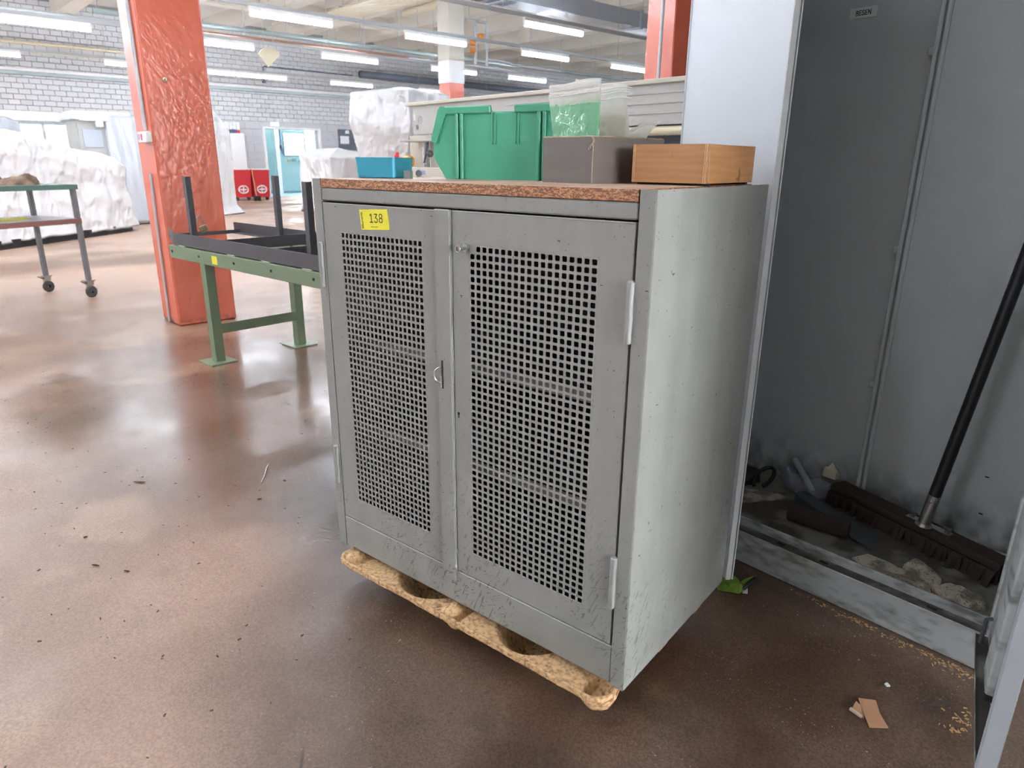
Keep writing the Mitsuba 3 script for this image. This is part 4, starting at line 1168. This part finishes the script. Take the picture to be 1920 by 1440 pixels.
# ---------------------------------------------------------------- floor litter
gl = thing('work_glove', 'lime green work glove with a white tag on the floor by the locker door', 'glove')
part(gl, 'palm', lump(np.array([[.668, .175], [.640, .150], [.655, .125], [.672, .098], [.700, .095], [.715, .120], [.722, .150], [.700, .178]]), .0003, .042, 41, .8, freq=30), 'mat_glove_green', 40)
part(gl, 'finger', tube([(.705, .108, .012), (.725, .100, .020), (.748, .100, .016), (.760, .104, .010)], [.010, .010, .009, .006], 10), 'mat_glove_green', True)
part(gl, 'cuff', tube([(.690, .098, .008), (.712, .092, .022), (.738, .088, .026), (.765, .092, .012)], [.006, .007, .007, .005], 10), 'mat_dark', True)
part(gl, 'tag', trimesh.convex.convex_hull(np.array([(.676, .090, .004), (.686, .078, .004), (.712, .098 - .004, .006), (.702, .108 - .004, .006), (.676, .090, .0046), (.712, .094, .0066)])), 'mat_white')
tp = thing('brown_tape', 'folded piece of brown packing tape on the floor below the locker', 'tape')
def flat(pts, z0, z1):
    return trimesh.convex.convex_hull(np.array([(x, y, z) for (x, y, zz) in pts for z in (zz + z0, zz + z1)]))
part(tp, 'flap', flat([(.500, -.320, .006), (.524, -.352, .006), (.491, -.374, .004), (.474, -.340, .004)], 0, .0008), 'mat_brown_tape')
part(tp, 'flap', flat([(.474, -.340, .004), (.491, -.374, .004), (.462, -.405, .0012), (.431, -.375, .0012)], 0, .0008), 'mat_brown_tape')
part(tp, 'roll_edge', tube([(.452, -.322, .005), (.447, -.352, .005)], .0045, 8), 'mat_card_edge', True)
part(tp, 'flap', flat([(.484, -.322, .009), (.481, -.345, .004), (.449, -.355, .003), (.452, -.325, .006)], -.002, -.0012), 'mat_brown_tape')
solo('paper_scrap', flat([(.612, -.345, .0005), (.606, -.355, .0005), (.598, -.350, .0005), (.603, -.342, .0005)], 0, .003), 'mat_white', 'tiny white scrap on the dark floor between the tape and the locker', 'scrap')
def stick(name, label, cat, pts, r, mat):
    solo(name, tube([(x, y, r + .0004 + z) for x, y, z in pts], [r * .6] + [r] * (len(pts) - 2) + [r * .5], 6), mat, label, cat, True)
stick('plastic_strip', 'thin curled whitish strip on the floor left of the cabinet foot', 'strip', [(-.096, 1.756, 0), (-.065, 1.80, .004), (-.030, 1.86, .006), (-.003, 1.905, .0)], .0018, 'mat_white')
for i, (x, y, L, a) in enumerate(((-.459, 2.07, .024, .75), (-.73, 1.52, .012, .9), (-.16, 1.62, .009, .4), (-.02, 1.71, .006, .9), (-.715, 1.735, .006, .2), (-.665, 1.42, .010, 1.0))):
    stick('wood_splinter', ['largest dark splinter on the floor between the column and the picture edge', 'dark splinter nearest the viewer on the left floor', 'dark splinter left of the curled whitish strip', 'short dark splinter right of the curled whitish strip', 'tiny dark crumb on the left floor', 'small dark chip on the left floor below the larger splinters'][i], 'splinter',
          [(x - L * math.cos(a), y + L * math.sin(a), 0), (x, y, 0), (x + L * math.cos(a), y - L * math.sin(a), 0)], .0028, 'mat_splinter')
saw = []
for i in range(190):
    t = RNG.random() ** .6
    x, y = .815 - abs(RNG.normal(0, .018)) * (0.4 + t), .02 - .50 * t
    s = RNG.uniform(.0008, .0026)
    saw.append(mv(bx(-s * 1.6, s * 1.6, -s * .6, s * .6, 0, s * .7), (x, y, .0001), rz=RNG.uniform(0, 3)))
for i in range(40):
    x, y = .60 + RNG.normal(0, .025), -.505 + RNG.normal(0, .012)
    s = RNG.uniform(.001, .003)
    saw.append(mv(bx(-s * 1.6, s * 1.6, -s * .6, s * .6, 0, s * .7), (x, y, .0001), rz=RNG.uniform(0, 3)))
solo('sawdust', join(saw), 'mat_sawdust', 'pale sawdust crumbs along the foot of the locker', 'sawdust', kind='stuff')
dirt = []
for i in range(900):
    x, y = RNG.uniform(-1.6, 1.0), RNG.uniform(-.7, 5)
    if -.25 < x < .95 and -.7 < y < 1.1: continue
    s = RNG.uniform(.0008, .0026)
    dirt.append(mv(bx(-s * 1.8, s * 1.8, -s * .7, s * .7, 0, s * .8), (x, y, .0001), rz=RNG.uniform(0, 3)))
solo('grit', join(dirt), 'mat_splinter', 'dark grit scattered over the floor', 'grit', kind='stuff')

# ---------------------------------------------------------------- green bench with black frame
O2, B_, C_ = np.array([.41, 3.62]), np.array([-.1139, .9935]), np.array([.9935, .1139])
def ob(m):
    """bench local (c across, b along, z) -> world"""
    v = m.vertices; m = m.copy()
    m.vertices = np.stack([O2[0] + C_[0] * v[:, 0] + B_[0] * v[:, 1], O2[1] + C_[1] * v[:, 0] + B_[1] * v[:, 1], v[:, 2]], 1)
    if m.volume < 0: m.invert()
    return m
bn_ = thing('bench', 'green steel bench frame with floor plates in front of the orange column', 'bench')
BT, BTH = .700, .078
for i, c in enumerate((-.005, .600)):
    part(bn_, 'beam', ob(join(bx(c - .022, c - .016, -2.2, .445, BT - BTH, BT, .001), bx(c - .022, c + .03, -2.2, .445, BT - .006, BT, .001), bx(c - .022, c + .03, -2.2, .445, BT - BTH, BT - BTH + .006, .001))), 'mat_bench_green')
for b in (0.0, -1.85):
    for c in (0.0, .585):
        wleg = .052 if c else .030
        part(bn_, 'leg', ob(bx(c - .028, c + .032, b - .03, b + .03, .008, BT - .006, .002)), 'mat_bench_green')
        part(bn_, 'base_plate', ob(bx(c - .085, c + .085, b - .085, b + .095, 0, .0085, .001)), 'mat_bench_green')
    part(bn_, 'crossbar', ob(bx(.032, .557, b - .028, b - .020, .183, .245, .001)), 'mat_bench_green')
for b in (.40, -.02 + .05, -.40, -.80, -1.2, -1.6):
    part(bn_, 'bolt', ob(cyl((-.024, b, BT - .036), (-.031, b, BT - .036), .008, 6)), 'mat_dark')
for b in (.30, -.34, -.72, -1.12):
    part(bn_, 'pad', ob(bx(-.012, .05, b - .045, b + .045, BT + .0002, BT + .006, .002)), 'mat_paper_cream')
part(bn_, 'sticker', ob(bx(-.0285, -.0268, -.200, -.135, BT - .066, BT - .018)), 'mat_yellow')
fr = thing('post_rack', 'black angle iron rack with upright posts lying on the green bench', 'rack')
Z1, Z2 = BT + .0065, BT + .082
FC0, FC1, FB0, FB1 = -.012, .650, -1.30, .40
part(fr, 'long_rail', ob(join(bx(FC0, FC0 + .005, FB0, FB1, Z1, Z2), bx(FC0, FC0 + .06, FB0, FB1, Z1, Z1 + .005))), 'mat_black_steel')
part(fr, 'long_rail', ob(join(bx(FC1 - .005, FC1, FB0, .88, Z1, Z2), bx(FC1 - .06, FC1, FB0, .88, Z1, Z1 + .005))), 'mat_black_steel')
# the left end: bevelled corner piece and end rail
part(fr, 'corner_piece', ob(trimesh.convex.convex_hull(np.array([(FC0, FB1, z) for z in (Z1, Z2)] + [(FC0 + .004, FB1, z) for z in (Z1, Z2)] + [(FC0 + .142, .80, z) for z in (Z1 + .006, Z2)] + [(FC0 + .147, .80, z) for z in (Z1 + .006, Z2)]))), 'mat_black_steel')
part(fr, 'cross_rail', ob(bx(FC0 + .14, FC1 - .0052, .795, .80, Z1 + .0, Z1 + .026)), 'mat_black_steel')
for b in (-.22, -.80):
    part(fr, 'cross_rail', ob(join(bx(FC0 + .0055, FC1 - .0055, b - .0025, b + .0025, Z1 + .005, Z2 - .004), bx(FC0 + .0055, FC1 - .0055, b, b + .05, Z1 + .005, Z1 + .010))), 'mat_black_steel')
for c, b, zt in ((.030, .175, 1.125), (FC1 - .040, .155, 1.125), (.030, -1.13, 1.125)):
    part(fr, 'post', ob(join(bx(c - .017, c + .017, b - .0022, b + .0022, Z1 + .006, zt), bx(c - .017, c - .0126, b, b + .034, Z1 + .006, zt))), 'mat_black_steel')
pl = thing('padlock', 'brass padlock hooked on the black post rack in front of the orange column', 'padlock')
pc_ = np.array([.078, .150, Z1 + .108])
part(pl, 'body', ob(mv(bx(-.024, .024, -.010, .010, -.022, .022, .004), pc_, ry=-.35)), 'mat_brass')
sh = [(-.022 + .0, 0, .018), (-.026, 0, .048), (-.022, 0, .075), (-.006, 0, .084), (.006, 0, .072), (.010, 0, .045), (.008, 0, .018)]
part(pl, 'shackle', ob(mv(tube(sh, .0042, 8), pc_ - np.array([.002, 0, 0]), ry=-.12)), 'mat_zinc', True)

# ---------------------------------------------------------------- trolley
tr = thing('trolley', 'two shelf steel trolley on castors at the left edge', 'trolley')
TB = np.array([.312, 6.585]); TA = np.array([.065, 7.146])
ts = (TA - TB) / np.linalg.norm(TA - TB); tl = np.array([-ts[1], ts[0]])
if tl[0] > 0: tl = -tl
TS, TLn = float(np.linalg.norm(TA - TB)), 1.15
def ot(m):
    """trolley local (l along to the left, s across to the rear, z) from the front right leg"""
    v = m.vertices; m = m.copy()
    m.vertices = np.stack([TB[0] + tl[0] * v[:, 0] + ts[0] * v[:, 1], TB[1] + tl[1] * v[:, 0] + ts[1] * v[:, 1], v[:, 2]], 1)
    if m.volume < 0: m.invert()
    return m
for l in (0, TLn):
    for s in (0, TS):
        part(tr, 'leg', ot(bx(l - .018, l + .018, s - .018, s + .018, .155, .965)), 'mat_trolley_leg')
        c = part(tr, 'castor', ot(join(bx(l - .04, l + .04, s - .04, s + .04, .146, .155), trimesh.convex.convex_hull(np.array([(l + sx * w, s + sy * .02, z) for sx in (-1, 1) for sy in (-1, 1) for w, z in ((.036, .146), (.010, .05))])))), 'mat_zinc')
        wv = mv(lathe([(.012, -.014), (.045, -.016), (.052, -.010), (.052, .010), (.045, .016), (.012, .014)], 22), (0, 0, 0), rx=math.pi / 2)
        part(c, 'wheel', ot(mv(join(wv, mv(wv, (0, 0, 0))) if False else wv, (l + .016, s - .034, .0525))), 'mat_rubber', 30)
        part(c, 'brake_pedal', ot(mv(bx(-.03, .03, -.012, .012, -.004, .004, .002), (l + .05, s, .135), ry=-.5)), 'mat_black_steel')
part(tr, 'top_shelf', ot(bx(-.03, TLn + .03, -.03, TS + .03, .995, 1.004)), 'mat_trolley_green')
part(tr, 'top_frame', ot(join(bx(-.03, TLn + .03, -.032, -.027, .963, 1.0), bx(-.03, TLn + .03, TS + .027, TS + .032, .963, 1.0), bx(-.032, -.027, -.03, TS + .03, .963, 1.0), bx(TLn + .027, TLn + .032, -.03, TS + .03, .963, 1.0))), 'mat_trolley_green')
part(tr, 'lower_shelf', ot(bx(-.015, TLn + .015, -.015, TS + .015, .706, .712)), 'mat_trolley_shelf')
part(tr, 'lower_frame', ot(join(bx(-.02, TLn + .02, -.022, -.0185, .668, .712), bx(-.02, TLn + .02, TS + .0185, TS + .022, .668, .712), bx(-.022, -.0185, -.02, TS + .02, .668, .712))), 'mat_rust_edge')
def on_tr(pts): return np.array([TB + tl * a + ts * b for a, b in pts])
solo('rag', lump(on_tr([(.20, .12), (.32, .08), (.50, .14), (.62, .25), (.60, .42), (.42, .50), (.26, .42), (.19, .26)]), 1.0045, .11, 51, .9, freq=9), 'mat_rag', 'crumpled brown rag on the upper shelf of the trolley', 'rag', 50)
solo('yellow_cloth', lump(on_tr([(.28, .22), (.45, .16), (.62, .24), (.60, .36), (.42, .40), (.30, .34)]), .7122, .022, 53, .7, freq=14), 'mat_yellow', 'yellow cloth on the lower shelf of the trolley', 'cloth', 40)
solo('paper_sheet', lump(on_tr([(.66, .20), (.92, .14), (1.05, .24), (.92, .36), (.70, .34)]), .7122, .018, 54, .6, freq=14), 'mat_rag_white', 'pale crumpled paper left of the yellow cloth on the trolley', 'paper', 40)

# ---------------------------------------------------------------- wrapped machines and far things
def z3(pts, z): return [(x, y, z if not hasattr(z, '__len__') else z[i]) for i, (x, y) in enumerate(pts)]
wm = thing('wrapped_machine', 'long low machine under white sheeting behind the trolley', 'machine')
Fp = [(-3.0, 8.45), (-1.4, 9.82), (.14, 11.15), (1.3, 12.15), (2.44, 13.15), (2.1, 14.3), (.4, 14.9), (-2.0, 12.6), (-3.6, 10.6)]
Fi = lambda k: [(x + (-.5 - x) * k, y + (12.0 - y) * k) for x, y in Fp]
part(wm, 'sheeting', wrap([z3(Fi(-.01), .07), z3(Fi(.02), .35), z3(Fi(.05), [1.0, 1.05, 1.0, .95, .75, .8, 1, 1, 1]), z3(Fi(.02), [1.6, 1.5, 1.35, 1.2, 1.08, 1.1, 1.2, 1.3, 1.4]), z3(Fi(.10), [2.1, 1.95, 1.70, 1.46, 1.24, 1.26, 1.42, 1.6, 1.8]), z3(Fi(.3), [2.15, 2.0, 1.78, 1.56, 1.42, 1.42, 1.55, 1.7, 1.9])], fold=.13, seed=2, freq=1.6, n=360, layers=48), 'mat_tarp', True)
part(wm, 'dark_base', loft([np.array(z3(resample(Fi(.015), 60), .0)), np.array(z3(resample(Fi(.015), 60), .12))]), 'mat_dark')  # near-black band around the foot of the sheeting
wl = thing('wrapped_machine', 'tall white wrapped machine part rising at the left picture edge', 'machine')
Fp2 = [(-1.2, 14.6), (.95, 15.2), (1.35, 15.9), (.4, 16.6), (-1.4, 16.0)]
part(wl, 'sheeting', wrap([z3(Fp2, .02), z3(Fp2, 1.3), z3(Fp2, [2.3, 1.95, 1.9, 2.0, 2.2])], fold=.07, seed=5, freq=1.5), 'mat_tarp_b', True)
wq = thing('wrapped_cabinet', 'grey machine cabinet half covered with white sheeting left of the orange column', 'machine')
part(wq, 'housing', bx(2.0, 2.85, 14.55, 15.5, .0, 2.03, .02), 'mat_grey_sheet')
part(wq, 'top_sheet', wrap([z3([(1.93, 14.48), (2.95, 14.48), (2.95, 15.6), (1.93, 15.6)], [1.90, 1.80, 1.85, 1.9]), z3([(1.95, 14.5), (2.93, 14.5), (2.93, 15.56), (1.95, 15.56)], 2.06)], fold=.03, seed=7, layers=8), 'mat_tarp', True)
part(wq, 'side_sheet', wrap([z3([(2.42, 14.38), (3.35, 14.42), (3.4, 15.3), (2.9, 15.6), (2.9, 14.54), (2.42, 14.52)], .02), z3([(2.45, 14.42), (3.1, 14.46), (3.1, 15.3), (2.9, 15.6), (2.9, 14.54), (2.45, 14.52)], 2.0)], fold=.04, seed=8), 'mat_tarp_b', True)
part(wq, 'screen', bx(2.08, 2.40, 14.53, 14.548, 1.42, 1.74, .004), 'mat_galv')
part(wq, 'arm', join(bx(2.05, 2.5, 14.40, 14.47, 1.88, 1.98, .01), bx(2.3, 2.42, 14.38, 14.5, 1.78, 1.9, .01)), 'mat_white')
ws = thing('wrapped_stack', 'narrow white wrapped stack right of the orange column', 'stack')
Fs = [(4.85, 15.9), (5.52, 16.5), (5.5, 17.3), (4.7, 17.2)]
part(ws, 'sheeting', wrap([z3([(4.8, 15.7), (5.62, 16.3), (5.7, 17.3), (4.7, 17.2)], .005), z3(Fs, .22), z3(Fs, 1.9), z3([(4.9, 16.0), (5.28, 16.45), (5.25, 17.2), (4.8, 17.1)], [2.45, 2.2, 2.3, 2.45])], fold=.035, seed=11), 'mat_tarp', True)
wc = thing('wrapped_machine', 'big boxy machine wrapped in white sheeting behind the blue tray', 'machine')
K, R2, Bk, L2 = (7.38, 11.72), (9.55, 13.2), (9.0, 14.9), (6.30, 12.25)
mid = lambda q: [(x + (7.6 - x) * q, y + (13.0 - y) * q) for x, y in (K, R2, Bk, L2)]
part(wc, 'sheeting', wrap([z3(mid(.30), .01), z3(mid(.27), .9), z3(mid(.20), 1.30), z3(mid(.06), 1.62), z3(mid(-.02), 1.95), z3(mid(.0), 2.2), z3(mid(.02), [2.62, 2.72, 2.72, 2.52]), z3(mid(.2), [2.66, 2.75, 2.74, 2.56])], fold=.075, seed=13, n=260, layers=40, freq=1.4), 'mat_tarp', True)
ww_ = thing('wrapped_machine', 'low white wrapped part below the big wrapped box, left of the blue tray', 'machine')
part(ww_, 'sheeting', wrap([z3([(7.0, 14.6), (8.6, 15.4), (8.4, 16.4), (7.0, 16.2)], .005), z3([(7.15, 14.7), (8.7, 15.4), (8.4, 16.3), (7.0, 16.1)], .9), z3([(7.05, 14.6), (8.7, 15.3), (8.4, 16.3), (6.95, 16.0)], [1.30, 1.30, 1.3, 1.36]), z3([(7.5, 15.0), (8.4, 15.4), (8.2, 16.0), (7.4, 15.9)], [1.52, 1.42, 1.4, 1.5])], fold=.04, seed=17), 'mat_tarp', True)

# red waste bins with broom between
for i, x in enumerate((7.42, 8.02)):
    k = thing('waste_bin', ['left red wheeled waste bin with a white emblem in front of the far wall', 'right red wheeled waste bin with a white emblem beside the doorway'][i], 'waste bin', 'red wheeled bins by the doorway')
    part(k, 'body', loft([np.array(z3(resample([(x + .05, 21.65), (x + .55, 21.65), (x + .55, 22.2), (x + .05, 22.2)], 40), .10)), np.array(z3(resample([(x, 21.6), (x + .58, 21.6), (x + .58, 22.25), (x, 22.25)], 40), .93))]), 'mat_red')
    part(k, 'lid', bx(x - .01, x + .59, 21.59, 22.26, .93, .965, .01), 'mat_white')
    for wx in (x + .12, x + .48):
        part(k, 'wheel', mv(lathe([(0, -.03), (.075, -.03), (.08, 0), (.075, .03), (0, .03)], 16), (wx, 21.75, .08), ry=math.pi / 2), 'mat_rubber')
    em = [(x + .29 + .17 * math.cos(t), .34 + .13 * math.sin(t)) for t in np.linspace(0, 2 * math.pi, 28, endpoint=False)]
    ei = [(x + .29 + .13 * math.cos(t), .34 + .09 * math.sin(t)) for t in np.linspace(0, 2 * math.pi, 28, endpoint=False)]
    ring = Polygon(em).difference(Polygon(ei)).union(Polygon([(x + .29 + .12 * math.cos(t), .34 + .028 * math.sin(t)) for t in np.linspace(0, 2 * math.pi, 20, endpoint=False)])).union(sbox(x + .275, .25, x + .305, .43))
    part(k, 'emblem', mv(prism(ring, 0, .006, 'y'), (0, 21.605 , 0)), 'mat_white') if False else None
    m = prism(ring, 0, .01, 'y')
    v = m.vertices.copy(); v[:, 1] += 21.624 - (v[:, 2] - .34) * .06
    m.vertices = v
    part(k, 'emblem', m, 'mat_white')
k = thing('broom', 'thin wooden broom leaning between the two red waste bins', 'broom')
part(k, 'stick', cyl((7.99, 21.35, .14), (8.00, 21.58, 1.10), .014, 8), 'mat_wood_edge')
part(k, 'head', bx(7.90, 8.10, 21.28, 21.38, 0, .15, .01), 'mat_dark')
k = thing('wall_cabinet', 'white upright cabinet behind the red waste bins', 'cabinet')
part(k, 'body', bx(7.86, 8.48, 23.05, 23.58, 0, 2.06, .01), 'mat_white')
part(k, 'door', bx(7.88, 8.46, 23.03, 23.05, .08, 2.03, .005), 'mat_white')
for i, (c, lab) in enumerate((('mat_blue_tube', 'blue based binder at the left on the white cabinet'), ('mat_dark_pipe', 'dark based binder, second from left on the white cabinet'), ('mat_blue_tube', 'white binder with blue base, third on the white cabinet'), ('mat_red', 'red based binder at the right on the white cabinet'))):
    b = thing('binder', lab, 'binder', 'binders on the white cabinet')
    x = 7.92 + .118 * i
    part(b, 'spine', bx(x, x + .1, 23.1, 23.4, 2.171, 2.40, .004), 'mat_white')
    part(b, 'base', bx(x, x + .1, 23.1, 23.4, 2.061, 2.17 - .02 * (i % 2), .004), c)
k = thing('exit_sign', 'small lit green exit sign above the doorway', 'sign')
part(k, 'panel', bx(9.62, 9.94, WY - .055, WY - .013, 2.34, 2.48, .004), 'mat_white')
part(k, 'green_field', bx(9.64, 9.92, WY - .058, WY - .054, 2.355, 2.465), 'mat_tube_off', emitter={'type': 'area', 'radiance': {'type': 'rgb', 'value': [.35, 1.3, .6]}})
part(k, 'pictogram', join(bx(9.67, 9.74, WY - .061, WY - .057, 2.37, 2.45), bx(9.78, 9.90, WY - .061, WY - .057, 2.40, 2.42)), 'mat_white', kind='stuff')
k = thing('notice_board', 'dark grey notice board with a white sheet on the far wall', 'notice board')
part(k, 'board', bx(12.18, 12.95, WY - .06, WY - .013, 1.62, 2.33, .006), 'mat_dark_pipe')
part(k, 'sheet', bx(12.24, 12.6, WY - .066, WY - .06, 1.83, 2.10), 'mat_white')
part(k, 'sheet', bx(12.46, 12.62, WY - .066, WY - .06, 2.18, 2.30), 'mat_label')

# grey machine with sheet metal cover behind the green bin
gm = thing('grey_machine', 'long grey machine with a ribbed sheet metal cover behind the green bin', 'machine')
GX, GY0, GY1 = 3.5, 1.2, 5.90
holes = unary_union([Point(5.765, 1.645).buffer(.042, 12), sbox(5.855, 1.655, 5.875, 1.715), sbox(5.80, 1.545, 5.835, 1.595)])
cover = sbox(GY0, 1.505, GY1, 1.79).difference(Point(5.765, 1.645).buffer(.042, 12))
part(gm, 'cover', prism(cover, GX, GX + .006, 'x'), 'mat_grey_sheet')
part(gm, 'cover_top', bx(GX - .03, GX + .35, GY0, GY1 + .1, 1.79, 1.825, .005), 'mat_beige')
for i, z in enumerate((1.585, 1.655, 1.725)):
    part(gm, 'cover_rib', bx(GX - .008, GX + .001, GY0, 4.4, z - .004, z + .008, .002), 'mat_grey_sheet')
part(gm, 'slot_plate', bx(GX - .004, GX, 5.80, 5.84, 1.55, 1.60), 'mat_dark_pipe')
part(gm, 'slot_plate', bx(GX - .004, GX, 5.855, 5.88, 1.645, 1.71), 'mat_white')
part(gm, 'roller', cyl((GX + .03, GY0, 1.462), (GX + .03, 4.6, 1.462), .034, 16), 'mat_cream_pipe', 30)
part(gm, 'ledge', bx(GX - .02, GX + .25, 4.6, GY1 + .25, 1.43, 1.45, .003), 'mat_grey_sheet')
part(gm, 'rear_panel', bx(GX + .22, GX + .23, 4.6, GY1 + .4, 1.15, 1.505), 'mat_beige')
part(gm, 'recess_shade', bx(GX + .30, GX + .31, GY0, 4.6, .9, 1.62), 'mat_dark_pipe')  # dark sheet standing in for the shaded void under the cover
part(gm, 'end_post', bx(GX + .15, GX + .20, 5.93, 5.97, 1.1655, 1.4295), 'mat_galv')
fp = part(gm, 'front_panel', bx(GX - .05, GX + .35, GY0, GY1 + .3, 0, 1.165, .006), 'mat_beige', label='beige lower panel with faint blue lettering')
def on_gm(txt, h, y, z):
    m = meshkit.text_mesh(txt, h, .002, True)
    v = m.vertices.copy()
    m.vertices = np.stack([GX - .0505 - v[:, 2], y - v[:, 0], z + v[:, 1]], 1)
    if m.volume < 0: m.invert()
    return m
part(fp, 'lettering', join(on_gm('el', .055, 6.02, 1.082), on_gm('Uten', .055, 5.79, 1.09)), 'mat_blue_ink', kind='stuff')
for i, y in enumerate((5.80,)):
    solo('hand_tool', join(bx(GX + .03, GX + .13, 6.06, 6.24, 1.1655, 1.285, .03)).apply_translation([0, 0, 0]), 'mat_amber', 'orange yellow hand tool lying behind the blue tray', 'tool', 30)
solo('red_grip', tube([(GX + .02, 6.30, 1.166), (GX + .02, 6.295, 1.20), (GX + .02, 6.285, 1.27), (GX + .02, 6.27, 1.315), (GX + .02, 6.262, 1.325)], [.024, .028, .028, .024, .008], 12), 'mat_red', 'small red grip beside the orange yellow tool', 'grip', True)
k = thing('hanging_brush', 'pale brush with dark handle hanging left of the green bin', 'brush')
part(k, 'strap', tube([(GX + .10, 5.835, 1.425), (GX + .09, 5.845, 1.32), (GX + .09, 5.825, 1.20)], .016, 8), 'mat_white', True)
part(k, 'handle', tube([(GX + .08, 5.75, 1.425), (GX + .07, 5.765, 1.32), (GX + .07, 5.815, 1.21)], .010, 8), 'mat_black_steel', True)
part(k, 'hook', tube([(GX + .09, 5.84, 1.4265), (GX + .09, 5.74, 1.4265)], .006, 6), 'mat_zinc', True)
k = thing('hanging_tool', 'dark round headed tool hanging close to the green bin', 'tool')
part(k, 'head', mv(trimesh.creation.icosphere(2, .038), (GX + .08, 5.715, 1.307)), 'mat_black_steel', True)
part(k, 'shaft', tube([(GX + .08, 5.715, 1.4285), (GX + .08, 5.715, 1.307), (GX + .08, 5.70, 1.17)], .006, 6), 'mat_grey_pipe', True)
k = thing('tube_rack', 'dark blue bent tube rack rising behind the grey machine cover', 'rack')
part(k, 'bow', tube([(5.62, 4.8, 0.0), (5.62, 4.8, 1.93), (5.66, 4.78, 1.98), (5.78, 4.68, 1.99), (5.82, 4.65, 1.94), (5.82, 4.65, .0)], .022, 10), 'mat_blue_tube', True)
